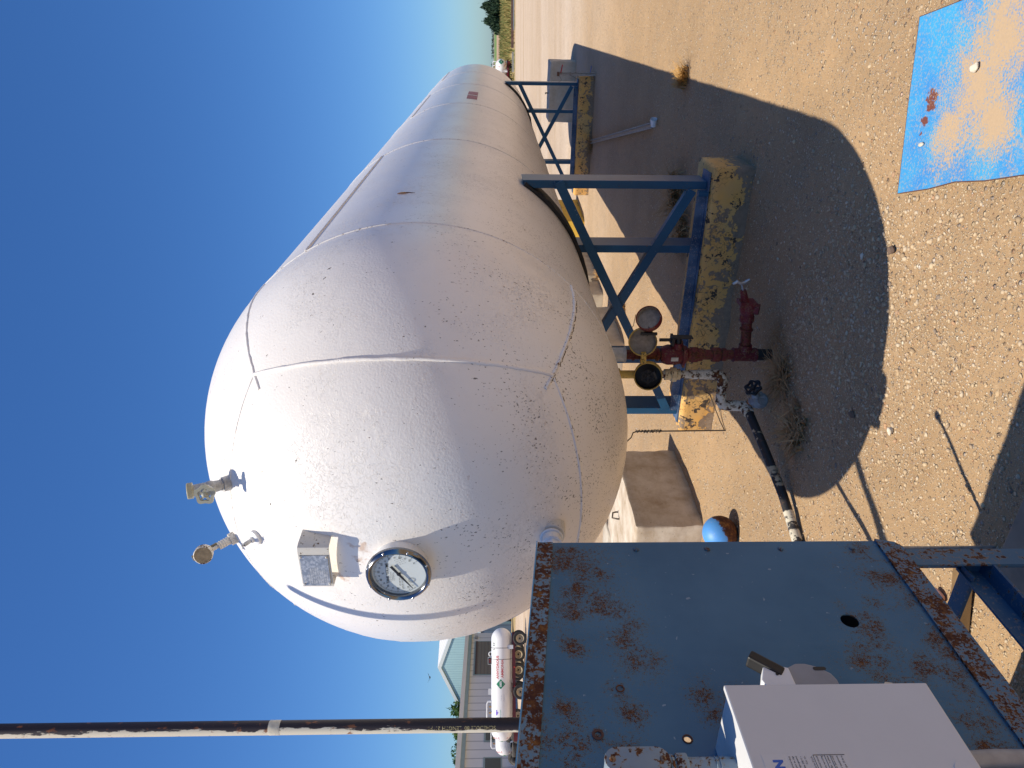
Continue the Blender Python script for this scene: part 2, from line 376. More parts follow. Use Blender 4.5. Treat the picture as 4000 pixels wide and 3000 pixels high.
def pebble_mat():
    t = NT('pebble_stone'); rnd = t.n('NewGeometry').outputs['Random Per Island']
    c = t.ramp(rnd, [(0.0, (0.56, 0.42, 0.25)), (0.18, (0.64, 0.50, 0.32)), (0.34, (0.46, 0.32, 0.18)), (0.5, (0.68, 0.57, 0.41)), (0.62, (0.36, 0.28, 0.20)), (0.74, (0.54, 0.38, 0.21)), (0.86, (0.20, 0.14, 0.09)), (0.93, (0.56, 0.31, 0.16)), (1.0, (0.16, 0.14, 0.13))])
    f = t.noise(160, 4, 0.6); c = t.mix(t.mr(f, 0.3, 0.7, 0.1, 0.5), c, (0.42, 0.30, 0.17))
    return t.done(c, 0.85, t.bump(f, 0.4, 0.002))
def streaky_pipe(name, base, flake, rust=0.5, thr=0.50, side=None):
    """pipe with flaking paint drawn along its length"""
    t = NT(name); a = t.noise(16, 7, 0.66, stretch=(1, 1, 0.13)); b = t.noise(60, 5, 0.6, stretch=(1, 1, 0.35)); lo = t.noise(1.3, 3, 0.5)
    w = t.mth('ADD', t.mth('MULTIPLY_ADD', b, 0.3, t.mth('MULTIPLY', a, 0.7)), t.mr(lo, 0.35, 0.65, -0.06, 0.06))
    if side:
        w = t.mth('ADD', w, t.mth('MULTIPLY', t.vm('DOT_PRODUCT', t.n('NewGeometry').outputs['Normal'], side, out='Value'), 0.22))
        sz = t.n('SeparateXYZ'); t.set(sz.inputs[0], t.pos()); w = t.mth('ADD', w, t.mr(sz.outputs[2], 1.9, 2.4, -0.16, 0.0))
    m = t.mr(w, thr, thr + 0.03)
    rs = t.mr(t.mth('MULTIPLY_ADD', b, 0.5, t.mth('MULTIPLY', t.noise(24, 4, 0.6), 0.5)), 0.57, 0.62, 0, rust)
    c = t.mix(m, base, flake); c = t.mix(rs, c, (0.26, 0.09, 0.03))
    return t.done(c, 0.55, t.bump(m, 0.4, 0.002))
def leaf_mat(name, a, b):
    t = NT(name); rnd = t.n('NewGeometry').outputs['Random Per Island']; c = t.mix(rnd, a, b)
    t.b.inputs['Subsurface Weight'].default_value = 0.0
    return t.done(c, 0.7, spec=0.25)
def ribs(name, a, b, axis, pitch, rough=0.5):
    """flat sheet cladding with a thin dark joint every 'pitch' metres along a direction"""
    t = NT(name); d = t.vm('DOT_PRODUCT', t.pos(), axis, out='Value'); f = t.mth('FRACT', t.mth('DIVIDE', d, pitch))
    j = t.mr(t.mth('ABSOLUTE', t.mth('SUBTRACT', f, 0.5)), 0.0, 0.09, 1, 0)
    c = t.mix(t.mr(t.noise(0.9, 4, 0.6), 0.35, 0.7, 0, 0.25), a, tuple(x * 0.8 for x in a)); c = t.mix(j, c, b)
    return t.done(c, rough, t.bump(j, 0.5, 0.03))

M = {}
M['ground'] = ground_mat(); M['pebble'] = pebble_mat(); M['tank'] = tank_paint()
M['seam'] = rusty('seam_paint', (0.74, 0.72, 0.69), -0.03, 30, 0.4, fade=(0.8, 0.78, 0.75), edge=(0.3, 0.22, 0.14), speck=0.60)
M['stand'] = rusty('stand_blue', (0.014, 0.070, 0.145), -0.10, 18, 0.36, fade=(0.018, 0.10, 0.20), edge=(0.1, 0.1, 0.1))
M['rail'] = rusty('rail_blue', (0.016, 0.045, 0.10), -0.04, 26, 0.5, fade=(0.13, 0.20, 0.31), edge=(0.4, 0.4, 0.42))
M['pad'] = simple('black_mastic', (0.012, 0.012, 0.013), 0.6, 0, 0.3, 30, 0.5)
M['yellow'] = peeling('peeling_yellow', 0.545); M['yellow2'] = peeling('worn_yellow', 0.55)
M['conc'] = concrete('cast_concrete', (0.62, 0.54, 0.43), (0.36, 0.265, 0.165)); M['conc2'] = concrete('pale_concrete', (0.55, 0.49, 0.39), (0.40, 0.33, 0.24))
M['yblock'] = rusty('yellow_block_paint', (0.66, 0.42, 0.06), -0.1, 12, 0.75, fade=(0.7, 0.47, 0.08), edge=(0.3, 0.2, 0.08), pts=[(-1.45, 11.7, 0.12, 0.6)], speck=0.64, gain=0.3)
M['chrome'] = simple('bezel_metal', (0.55, 0.56, 0.58), 0.18, 1.0, 0.1); M['steel'] = simple('galvanised', (0.42, 0.43, 0.44), 0.45, 0.8, 0.25, 30, 0.2)
M['cast'] = simple('painted_casting', (0.42, 0.42, 0.41), 0.6, 0.1, 0.3, 25, 0.3)
M['bezel'] = simple('dark_chrome', (0.22, 0.23, 0.25), 0.15, 1.0, 0.1); M['dial'] = simple('dial_face', (0.62, 0.66, 0.64), 0.5, 0, 0.03); M['black'] = simple('black_ink', (0.012, 0.012, 0.014), 0.5, 0, 0.1)
M['white'] = simple('white_paint', (0.76, 0.76, 0.75), 0.45, 0, 0.06, 6); M['cream'] = rusty('fitting_white', (0.62, 0.58, 0.50), -0.05, 24, 0.5, fade=(0.72, 0.7, 0.64))
M['greyp'] = simple('grey_enamel', (0.62, 0.62, 0.61), 0.42, 0, 0.035, 4, 0.05); M['lever'] = simple('lever_grey', (0.26, 0.27, 0.29), 0.45, 0.0, 0.1)
M['rubber'] = simple('tyre_rubber', (0.028, 0.027, 0.027), 0.85, 0, 0.35, 12, 0.2); M['dusty'] = simple('dusty_rubber', (0.075, 0.068, 0.06), 0.9, 0, 0.35, 8, 0.2)
M['rim'] = rusty('rim_paint', (0.42, 0.33, 0.20), 0.0, 14, 0.5, fade=(0.5, 0.42, 0.3)); M['chassis'] = simple('red_chassis', (0.12, 0.012, 0.016), 0.45, 0, 0.3, 8)
M['bchassis'] = simple('blue_chassis', (0.02, 0.10, 0.38), 0.45, 0, 0.3, 8)
M['ntank'] = simple('trailer_tank_white', (0.80, 0.79, 0.77), 0.28, 0, 0.05, 2); M['redt'] = simple('red_lettering', (0.52, 0.05, 0.06), 0.5); M['green'] = simple('green_placard', (0.01, 0.20, 0.10), 0.5)
M['purple'] = simple('purple_print', (0.16, 0.09, 0.5), 0.5); M['greent'] = simple('green_lettering', (0.03, 0.32, 0.22), 0.5); M['lamp'] = simple('red_reflector', (0.6, 0.05, 0.03), 0.3)
M['redpipe'] = rusty('red_pipe', (0.095, 0.011, 0.011), 0.085, 16, 0.6, fade=(0.17, 0.022, 0.02), edge=(0.25, 0.09, 0.04)); M['redp2'] = rusty('red_casting', (0.10, 0.010, 0.014), 0.0, 24, 0.55, fade=(0.19, 0.022, 0.026))
M['yelpipe'] = rusty('yellow_pipe', (0.56, 0.36, 0.07), 0.0, 26, 0.5, fade=(0.6, 0.42, 0.12)); M['whipipe'] = rusty('white_pipe', (0.58, 0.50, 0.36), 0.10, 9, 0.5, fade=(0.68, 0.63, 0.52))
M['inside'] = simple('dusty_inside', (0.30, 0.26, 0.21), 0.85, 0, 0.3, 40); M['blackmetal'] = simple('black_metal', (0.015, 0.015, 0.016), 0.5, 0.2, 0.3)
M['bpipe'] = streaky_pipe('black_pipe', (0.024, 0.014, 0.017), (0.72, 0.66, 0.52), 0.9, 0.435, (-0.9, -0.45, 0)); M['hosep'] = streaky_pipe('flaking_pipe', (0.016, 0.016, 0.018), (0.45, 0.36, 0.23), 0.2, 0.575)
M['wrapj'] = streaky_pipe('worn_wrap', (0.03, 0.028, 0.028), (0.60, 0.55, 0.43), 0.2, 0.49); M['whitewrap'] = simple('white_wrap', (0.62, 0.57, 0.45), 0.6, 0, 0.15, 40, 0.3)
M['weed'] = leaf_mat('dry_weed', (0.50, 0.28, 0.08), (0.36, 0.20, 0.06)); M['weed2'] = leaf_mat('dead_weed', (0.30, 0.165, 0.06), (0.42, 0.30, 0.15))
M['conif'] = leaf_mat('juniper', (0.014, 0.034, 0.020), (0.040, 0.072, 0.034)); M['leaf'] = leaf_mat('tree_leaf', (0.03, 0.085, 0.016), (0.10, 0.17, 0.035)); M['farleaf'] = leaf_mat('far_trees', (0.05, 0.075, 0.05), (0.08, 0.10, 0.07))
M['bark'] = simple('bark', (0.10, 0.07, 0.05), 0.9); M['grass'] = leaf_mat('verge_grass', (0.14, 0.18, 0.05), (0.42, 0.30, 0.11))
M['galvpost'] = rusty('post_white', (0.40, 0.37, 0.33), 0.0, 30, 0.5, fade=(0.5, 0.47, 0.42)); M['redrod'] = simple('red_paint', (0.45, 0.02, 0.025), 0.45); M['bluerod'] = simple('blue_paint', (0.02, 0.09, 0.35), 0.45)
M['wire'] = simple('wire', (0.10, 0.08, 0.06), 0.6, 0.5); M['wood'] = simple('weathered_wood', (0.20, 0.12, 0.05), 0.85, 0, 0.3, 10); M['oldrail'] = simple('old_rail', (0.16, 0.09, 0.07), 0.8, 0, 0.4, 3)
M['pink'] = simple('pink_stone', (0.62, 0.36, 0.30), 0.7, 0, 0.1, 20); M['rock'] = simple('pale_stone', (0.62, 0.55, 0.43), 0.85, 0, 0.2, 60, 0.4); M['darkrock'] = simple('dark_stone', (0.15, 0.10, 0.07), 0.85, 0, 0.25, 60, 0.4)

# ------------------------------------------------------------------ ground
def graded(lo, hi, dlo, dhi, step):
    mid = list(np.arange(dlo, dhi + 1e-6, step)); out = []; x = dhi; d = step
    while x < hi: d *= 1.45; x = min(x + d, hi); out.append(x)
    pre = []; x = dlo; d = step
    while x > lo: d *= 1.45; x = max(x - d, lo); pre.append(x)
    return np.array(pre[::-1] + mid + out)
gx = graded(-5000, 5000, -3.2, 3.6, 0.045); gy = graded(-400, 8000, -2.6, 6.5, 0.045)
def undulate(x, y):
    e = np.exp(-((x / 6.0) ** 2 + ((y - 1) / 7.0) ** 2) ** 2)
    z = 0.006 * np.sin(1.7 * x + 0.8 * y) + 0.005 * np.sin(2.9 * y - 1.3 * x + 1) + 0.004 * np.sin(5.1 * x + 3.7 * y) + 0.003 * np.sin(9.3 * x - 7.1 * y) + 0.0025 * np.sin(17 * x + 13 * y + 2) + 0.002 * np.sin(23 * y - 19 * x)
    return z * e
X, Y = np.meshgrid(gx, gy); Z = undulate(X, Y)
nx, ny = len(gx), len(gy); me = bpy.data.meshes.new('ground')
vid = np.arange(nx * ny).reshape(ny, nx)
quads = np.stack([vid[:-1, :-1], vid[:-1, 1:], vid[1:, 1:], vid[1:, :-1]], -1).reshape(-1, 4)
me.vertices.add(nx * ny); me.vertices.foreach_set('co', np.stack([X, Y, Z], -1).reshape(-1).astype(np.float32))
me.loops.add(quads.size); me.loops.foreach_set('vertex_index', quads.reshape(-1).astype(np.int32))
me.polygons.add(len(quads)); me.polygons.foreach_set('loop_start', np.arange(0, quads.size, 4, dtype=np.int32)); me.polygons.foreach_set('loop_total', np.full(len(quads), 4, np.int32))
me.update(); me.validate()
for p in me.polygons: p.use_smooth = True
g_ = bpy.data.objects.new('ground', me); COL.objects.link(g_); me.materials.append(M['ground'])
tag(g_, 'tan gravel yard running out to green and brown fields', 'ground', kind='structure')

def ico():
    bm = bmesh.new(); bmesh.ops.create_icosphere(bm, subdivisions=1, radius=1.0)
    v = np.array([p.co for p in bm.verts]); f = np.array([[q.index for q in p.verts] for p in bm.faces]); bm.free(); return v, f
IV, IF = ico()
def scatter_stones(name, pos, size, mat, label):
    n = len(pos); k = len(IV)
    v = IV[None] * (1 + RNG.normal(0, 0.16, (n, k, 1)))
    sc = np.stack([RNG.uniform(0.7, 1.25, n), RNG.uniform(0.6, 1.0, n), RNG.uniform(0.35, 0.7, n)], -1)
    v = v * sc[:, None, :]
    a = RNG.uniform(0, 6.283, n); b = RNG.normal(0, 0.35, n); ca, sa, cb, sb = np.cos(a), np.sin(a), np.cos(b), np.sin(b)
    x = v[..., 0]; y = v[..., 1] * cb[:, None] - v[..., 2] * sb[:, None]; z = v[..., 1] * sb[:, None] + v[..., 2] * cb[:, None]
    v = np.stack([x * ca[:, None] - y * sa[:, None], x * sa[:, None] + y * ca[:, None], z], -1) * size[:, None, None]
    v += pos[:, None, :]
    v[..., 2] += size[:, None] * 0.08
    F = (IF[None] + (np.arange(n) * k)[:, None, None]).reshape(-1, 3)
    me = bpy.data.meshes.new(name); me.vertices.add(n * k); me.vertices.foreach_set('co', v.reshape(-1).astype(np.float32))
    me.loops.add(F.size); me.loops.foreach_set('vertex_index', F.reshape(-1).astype(np.int32))
    me.polygons.add(len(F)); me.polygons.foreach_set('loop_start', np.arange(0, F.size, 3, dtype=np.int32)); me.polygons.foreach_set('loop_total', np.full(len(F), 3, np.int32))
    me.update(); me.polygons.foreach_set('use_smooth', np.ones(len(F), bool))
    o = bpy.data.objects.new(name, me); COL.objects.link(o); me.materials.append(mat)
    return tag(o, label, 'gravel', kind='stuff')
N0 = 200000
px_ = RNG.uniform(-1.9, 3.3, N0); py_ = RNG.uniform(-2.2, 5.5, N0)
dc = np.hypot(px_ - CAM.x, py_ - CAM.y)
patch = 0.5 + 0.5 * np.sin(1.9 * px_ + 1.2 * np.sin(1.3 * py_)) * np.sin(1.6 * py_ + 0.9 * np.sin(1.7 * px_ + 1))
drift = np.exp(-(((px_ - 0.75) / 0.75) ** 2 + ((py_ + 0.25) / 0.75) ** 2)) + 0.7 * np.exp(-(((px_ - 0.35) / 0.45) ** 2 + ((py_ - 0.35) / 0.4) ** 2))
pr = (0.10 + 0.30 * patch ** 2 + 0.95 * drift) * np.clip(4.0 / dc, 0, 1.3) ** 1.2
keep = RNG.uniform(0, 1, N0) < pr * 1.1
px_, py_, drift = px_[keep], py_[keep], drift[keep]
sz_ = np.exp(RNG.normal(math.log(0.0031), 0.58, len(px_))) * (1 + 0.35 * np.minimum(drift, 1)); sz_ = np.clip(sz_, 0.0016, 0.014)
scatter_stones('pebbles', np.stack([px_, py_, undulate(px_, py_)], -1), sz_, M['pebble'], 'loose mixed tan and grey pebbles strewn over the dirt')

# ------------------------------------------------------------------ the big storage tank
TR, TZ, TL = 1.07, 2.17, 13.3
tank = thing('storage_tank', 'huge white pressure tank lying on blue stands, round end nearest', 'tank', (0, 0, TZ))
prof = [(TR * math.cos(R(90 - a)) if a else 0, -TR * math.cos(R(a))) for a in np.linspace(0, 90, 40)]
prof += [(TR, y) for y in np.linspace(0.3, TL - 0.3, 24)] + [(TR * math.sin(R(a)), TL + TR * math.cos(R(a))) for a in np.linspace(90, 0, 28)]
MB().lathe(prof, (0, 0, TZ), (0, 1, 0), 160).build('shell', M['tank'], tank, 60)
def tank_pt(y, ang, rr=TR):
    """point on the shell: ang measured from +X towards +Z"""
    rad = rr if y >= 0 else math.sqrt(max(rr * rr - y * y, 0))
    return V(rad * math.cos(ang), y, TZ + rad * math.sin(ang))
def wob(n, a): return RNG.normal(0, a, n)
for y in (0.1, 2.75, 5.5, 8.2, 10.85):
    ang = np.linspace(0, 2 * math.pi, 121)[:-1]; mb = MB()
    mb.lathe([(TR - 0.004, -0.007), (TR + 0.0028, -0.005), (TR + 0.004, 0), (TR + 0.0028, 0.005), (TR - 0.004, 0.007)], (0, y, TZ), (0, 1, 0), 120)
    mb.f = mb.f[:-2]; mb.build('weld_seam', M['seam'], tank, 60)
# the head is welded from a square crown and four side plates: their edges lie on the planes y=-|x| and y=-|z|
def crown_edge(side, phi, rr):
    c_, s_ = rr * math.cos(phi) / math.sqrt(2), rr * math.sin(phi)
    return {'r': V(c_, -c_, TZ + s_), 'l': V(-c_, -c_, TZ + s_), 't': V(s_, -c_, TZ + c_), 'b': V(s_, -c_, TZ - c_)}[side]
PH = R(35.4)
for sd_, rr_, rad_ in (('r', TR + 0.0005, 0.0085), ('t', TR - 0.0012, 0.0040), ('l', TR - 0.0012, 0.0045), ('b', TR - 0.0008, 0.0052)):
    pts = [crown_edge(sd_, f, rr_) + V(random.gauss(0, 1), random.gauss(0, 1), random.gauss(0, 1)) * 0.0006 for f in np.linspace(-PH, PH, 44)]
    MB().tube(pts, [rad_ * random.uniform(0.88, 1.12) for _ in pts], 8).build('weld_seam', M['tank'], tank, 60)
for a in (45, -45, 135, -135):
    pts = [tank_pt(y, R(a + random.gauss(0, 0.05)), TR - (0.003 if a > 0 else 0.0005)) for y in np.linspace(0.1, -0.68, 34)]
    MB().tube(pts, [0.0085 + random.gauss(0, 0.0008) for _ in pts], 8).build('weld_seam', M['tank'] if a > 0 else M['seam'], tank, 60)
M['grime'] = simple('seam_grime', (0.035, 0.022, 0.014), 0.9, 0, 0.4, 40)
for a0, ys in ((-45.75, np.linspace(-0.05, -0.66, 60)),):
    for k in range(0, 57, 3):
        if random.random() < 0.25: continue
        m_ = random.randint(3, 6); pts = [tank_pt(y, R(a0 + random.gauss(0, 0.18)), TR) for y in ys[k:k + m_]]
        if len(pts) > 2: MB().tube(pts, [random.uniform(0.0006, 0.0028) for _ in pts], 5).build('seam_grime', M['grime'], tank, 40)
for k in range(0, 30):
    f_ = PH * (0.98 - k * 0.066); pts = [crown_edge('b', f_ - q * 0.008, TR) + V(0, 0.004 + random.gauss(0, 0.0015), -0.005) for q in range(random.randint(3, 6))]
    if random.random() < 0.6: MB().tube(pts, [random.uniform(0.0004, 0.0018) for _ in pts], 5).build('seam_grime', M['grime'], tank, 40)
for y0, y1, a in ((0.1, 2.75, 30), (5.5, 8.2, 32.5), (10.85, 13.3, 32)):
    pts = [tank_pt(y, R(a), TR) for y in np.linspace(y0, y1, 24)]
    MB().tube(pts, 0.009, 8).build('weld_seam', M['seam'], tank, 60)
# mastic pads between tank and stands
def saddle(y0, y1):
    mb = MB(); a = np.linspace(R(-33), R(-147), 60); vs = []
    for t in a:
        for rr, y in ((TR + 0.001, y0), (TR + 0.030 + random.gauss(0, 0.003), y0), (TR + 0.030, y1), (TR + 0.001, y1)): vs.append(tank_pt(y + random.gauss(0, 0.0025), t, rr))
    fs = []
    for i in range(len(a) - 1):
        for k in range(4): fs.append((4 * i + k, 4 * i + (k + 1) % 4, 4 * i + 4 + (k + 1) % 4, 4 * i + 4 + k))
    mb.add(vs, fs + [(0, 1, 2, 3), (len(vs) - 4, len(vs) - 3, len(vs) - 2, len(vs) - 1)])
    return mb
saddle(1.79, 2.05).build('saddle_pad', M['pad'], tank, 50); saddle(10.48, 10.74).build('saddle_pad', M['pad'], tank, 50)
# faded stickers on the right flank
def flank(y0, y1, a0, a1, rr, name, mat):
    ys, as_ = np.linspace(y0, y1, 6), np.linspace(R(a0), R(a1), 6); mb = MB()
    vs = [tank_pt(y, t, rr) for t in as_ for y in ys]; mb.add(vs, [(i * 6 + j, i * 6 + j + 1, i * 6 + j + 7, i * 6 + j + 6) for i in range(5) for j in range(5)])
    return mb.build(name, mat, tank, 0)
M['sticker'] = rusty('faded_red_sticker', (0.36, 0.10, 0.12), 0.0, 9, 0.6, fade=(0.45, 0.26, 0.28), edge=(0.4, 0.3, 0.3)); 
flank(6.02, 6.98, -9.2, -2.4, TR + 0.002, 'warning_sticker', M['sticker'])
flank(6.46, 6.52, -8.9, -2.7, TR + 0.0035, 'sticker_stripe', M['white'])
flank(8.95, 9.0, -8.5, -4.5, TR + 0.002, 'sticker_remnant', M['white']); 
# gash in the paint
gs = rusty('bare_gash', (0.10, 0.05, 0.03), 0.2, 40, 0.7)
MB().tube([tank_pt(0.78 - 0.003 * i + random.gauss(0, 0.004), R(9 - i * 0.9), TR) for i in range(7)], [0.003, 0.007, 0.008, 0.006, 0.004, 0.003, 0.001], 6).build('paint_gash', gs, tank, 40)

# level gauge in the middle of the end
GC = V(0.0, -1.07, TZ); GY = V(0, -1, 0)
def gp(r, a, d): return GC + GY * d + V(1, 0, 0) * (r * math.sin(a)) + V(0, 0, 1) * (r * math.cos(a))
lg = MB().lathe([(0.105, -0.02), (0.112, 0.0), (0.112, 0.045), (0.122, 0.05)], GC, GY, 48).build('level_gauge', M['white'], tank, 40)
MB().lathe([(0.120, 0.046), (0.1275, 0.05), (0.1285, 0.060), (0.124, 0.071), (0.117, 0.076), (0.111, 0.074), (0.107, 0.068), (0.1055, 0.056), (0.1055, 0.050)], GC, GY, 64, True).build('bezel', M['bezel'], lg, 50)
MB().lathe([(0.0, 0.050), (0.106, 0.050), (0.106, 0.052), (0.0, 0.0525)], GC, GY, 64).build('dial', M['dial'], lg, 30)
for k in range(8):
    p = gp(0.1225, k * math.pi / 4 + 0.35, 0.071); MB().ball(p, 0.0055, 10, 8).build('bolt', M['chrome'], lg, 60)
tk = MB()
for i in range(0, 91):
    v = 5 + i; a = math.pi * (1.28) + (v - 5) / 90 * math.pi * 1.50
    if v > 80 and v % 5: continue
    L = 0.011 if v % 10 == 0 else 0.008 if v % 5 == 0 else 0.005
    w = 0.0007 if v % 5 == 0 else 0.0004
    a0, a1 = gp(0.098 - L, a, 0.0538), gp(0.098, a, 0.0538); n = (a1 - a0).cross(GY).normalized() * w
    tk.add([a0 - n, a0 + n, a1 + n, a1 - n], [(0, 1, 2, 3)])
UX, UZ = V(1, 0, 0), V(0, 0, 1); it = []
for v in range(5, 100, 5):
    a = math.pi * 1.28 + (v - 5) / 90 * math.pi * 1.50; p = gp(0.079, a, 0.0538) - UZ * 0.004
    it.append((str(v), 0.0125 if v % 10 == 0 else 0.0095, p, UX, UZ, 'CENTER'))
it += [('TANK VOLUME', 0.0150, gp(0, 0, 0.0538) + UZ * 0.040, UX, UZ, 'CENTER', 0.0002), ('%', 0.012, gp(0, 0, 0.0538) + UZ * 0.058, UX, UZ, 'CENTER'),
       ('DO NOT USE FOR FILLING', 0.0042, gp(0, 0, 0.0538) + UZ * 0.031 - UX * 0.016, UX, UZ, 'CENTER'), ('MAXIMUM LEVEL AT', 0.0042, gp(0, 0, 0.0538) + UZ * 0.025 - UX * 0.016, UX, UZ, 'CENTER'), ('LIQUID TEMPERATURE', 0.0042, gp(0, 0, 0.0538) + UZ * 0.019 - UX * 0.016, UX, UZ, 'CENTER'),
       ('LPG OR NH3', 0.0075, gp(0, 0, 0.0538) - UX * 0.043 - UZ * 0.004, UX, UZ, 'CENTER'), ('LIQUID CONTENT', 0.0075, gp(0, 0, 0.0538) - UX * 0.045 - UZ * 0.014, UX, UZ, 'CENTER'), ('F', 0.011, gp(0, 0, 0.0538) + UX * 0.036 + UZ * 0.006, UX, UZ, 'CENTER')]
for k in range(4):
    for j in range(4): it.append((('40', '60', '80', '100')[j], 0.004, gp(0, 0, 0.0538) + UX * (0.042 + 0.008 * k + 0.004 * j) - UZ * (0.002 + 0.009 * j - 0.004 * k), UX, UZ, 'CENTER'))
text(it, 'lettering', M['black'], lg, None, tk)
lr = MB().ring(gp(0, 0, 0.0538) - UX * 0.035 - UZ * 0.048, GY, 0.011, 0.0007, 24, 4).build('maker_emblem', M['black'], lg, 30)
na = math.atan2(-0.070, -0.050) ; nd = MB()
pc = gp(0, 0, 0.058); dn = (UX * math.sin(na) + UZ * math.cos(na)); sd = (UX * math.cos(na) - UZ * math.sin(na))
nd.prism([(-0.001, 0.09), (-0.005, 0.008), (-0.0085, 0), (-0.005, -0.008), (-0.0055, -0.048), (0.0055, -0.048), (0.005, -0.008), (0.0085, 0), (0.005, 0.008), (0.001, 0.09)], pc, sd, dn, GY * 0.0015)
nd.lathe([(0.0045, -0.004), (0.0045, 0.0035), (0.002, 0.004)], pc, GY, 14); nd.build('needle', M['black'], lg, 30)

# bent sheet bracket with the maker's data plate
br = MB(); zt, zb_ = 2.562, 2.440
def by(x, z): return -math.sqrt(TR ** 2 - x * x - (z - TZ) ** 2)
out = [(-0.098, -1.086), (0.086, -1.092), (0.100, -1.087), (0.107, -1.073)]
for z in (zb_, zt): pass
vs = []
for z in (zb_, zt):
    o_ = [(-0.098, by(-0.098, z) + 0.01), *out, (0.112, by(0.112, z) + 0.01)]
    i_ = [(x * 0.965, y + 0.004) for x, y in o_[::-1]]
    vs.append([V(x, y, z) for x, y in o_ + i_])
n = len(vs[0]); br.add(vs[0] + vs[1], [(i, (i + 1) % n, (i + 1) % n + n, i + n) for i in range(n)] + [(i, i + 1, n - 2 - i, n - 1 - i) for i in range(n // 2 - 1)] + [(i + n, i + 1 + n, n - 2 - i + n, n - 1 - i + n) for i in range(n // 2 - 1)])
bro = br.build('plate_bracket', M['cream'], tank, 40)
t = NT('data_plate'); zz = t.n('SeparateXYZ'); t.set(zz.inputs[0], t.pos())
M['plate'] = t.done(t.mix(t.mr(t.noise(90, 4, 0.6), 0.45, 0.6), (0.36, 0.38, 0.41), (0.62, 0.62, 0.62)), 0.5, t.bump(t.noise(60, 4, 0.6), 0.3, 0.002), 0.7)
MB().box((-0.086, -1.0945, 2.448), (0.066, -1.0915, 2.556)).build('data_plate', M['plate'], bro, 0)
rows = []
for i, s_ in enumerate(('NAT. BD.', 'TRINITY', 'CERTIFIED BY', 'MAWP 250 PSI AT 650 F', 'MDMT -20 F AT 250 PSI', 'SERIAL NO   YEAR BUILT', 'SHELL THK   HEAD THK', 'LENGTH FT   DIA IN', 'WATER CAP   GALS', 'SURFACE AREA SQ FT', 'FOR NH3 SERVICE')):
    if s_ == 'TRINITY': continue
    rows.append((s_, 0.0078, (-0.076, -1.0952, 2.543 - i * 0.0088), UX, UZ, 'LEFT'))
text(rows, 'lettering', M['white'], bro)
for x, z in ((-0.078, 2.552), (0.058, 2.552), (-0.078, 2.452), (0.058, 2.452)): MB().ball((x, -1.0955, z), 0.0045, 10, 6).build('rivet', M['cream'], bro, 60)

# angle valve on top of the end
def hexn(o, ax, r, h, n=6): return MB().lathe([(r * 0.94, 0), (r, h * 0.12), (r, h * 0.88), (r * 0.94, h)], o, ax, n)
b0 = V(0.160, -0.735, TZ + 0.760); dv = V(0.15, -0.66, 0.735).normalized()
av = MB().cyl(b0 - dv * 0.02, b0 + dv * 0.028, 0.034, 0.031, 28)
av.cyl(b0 + dv * 0.022, b0 + dv * 0.036, 0.026, None, 6); av.cyl(b0 + dv * 0.03, b0 + dv * 0.075, 0.022, 0.026)
c1 = b0 + dv * 0.078; out_d = V(0.05, -0.35, 0.94).normalized(); st_d = V(0.25, -0.95, -0.10).normalized()
av.ball(c1, 0.030, 20, 12); av.cyl(c1, c1 + out_d * 0.07, 0.027, 0.023)
avo = av.build('angle_valve', M['cast'], tank, 40)
hexn(c1 + out_d * 0.066, out_d, 0.034, 0.024, 12).build('dust_cap', rusty('brass_cap', (0.40, 0.36, 0.22), -0.05, 30, 0.4, fade=(0.5, 0.48, 0.35)), avo, 30)
hexn(c1 + st_d * 0.022, st_d, 0.024, 0.022).cyl(c1 + st_d * 0.04, c1 + st_d * 0.075, 0.012).build('bonnet_nut', M['steel'], avo, 30)
def handwheel(c, ax, Rr, name, mat, parent, lobes=5, thick=0.006, inner=0.80):
    u, w, a = frame(ax); mb = MB(); N = lobes * 12
    outer = [(Rr * (1 + 0.10 * math.cos(lobes * 2 * math.pi * k / N)) * math.cos(2 * math.pi * k / N), Rr * (1 + 0.10 * math.cos(lobes * 2 * math.pi * k / N)) * math.sin(2 * math.pi * k / N)) for k in range(N)]
    ring_ = []
    for k in range(N):
        x, y = outer[k]
        for s_, h in ((1.0, -thick), (1.03, 0), (1.0, thick), (inner, thick), (inner - 0.02, 0), (inner, -thick)): ring_.append(V(c) + u * (x * s_) + w * (y * s_) + a * h)
    fs = []
    for k in range(N):
        l = (k + 1) % N
        for j in range(6): fs.append((k * 6 + j, k * 6 + (j + 1) % 6, l * 6 + (j + 1) % 6, l * 6 + j))
    mb.add(ring_, fs)
    for k in range(lobes):
        t_ = 2 * math.pi * k / lobes; d_ = u * math.cos(t_) + w * math.sin(t_); mb.bar(V(c) + d_ * Rr * 0.15, V(c) + d_ * Rr * 0.95, Rr * 0.26, thick * 1.3, a)
    mb.lathe([(Rr * 0.26, -thick * 1.6), (Rr * 0.30, 0), (Rr * 0.26, thick * 1.7), (Rr * 0.12, thick * 2.4)], c, a, 18)
    return mb.build(name, mat, parent, 40)
handwheel(c1 + st_d * 0.078, st_d, 0.040, 'handwheel', rusty('wheel_paint', (0.33, 0.33, 0.25), -0.08, 24, 0.45, fade=(0.42, 0.42, 0.34)), avo, 5, 0.006, 0.66)
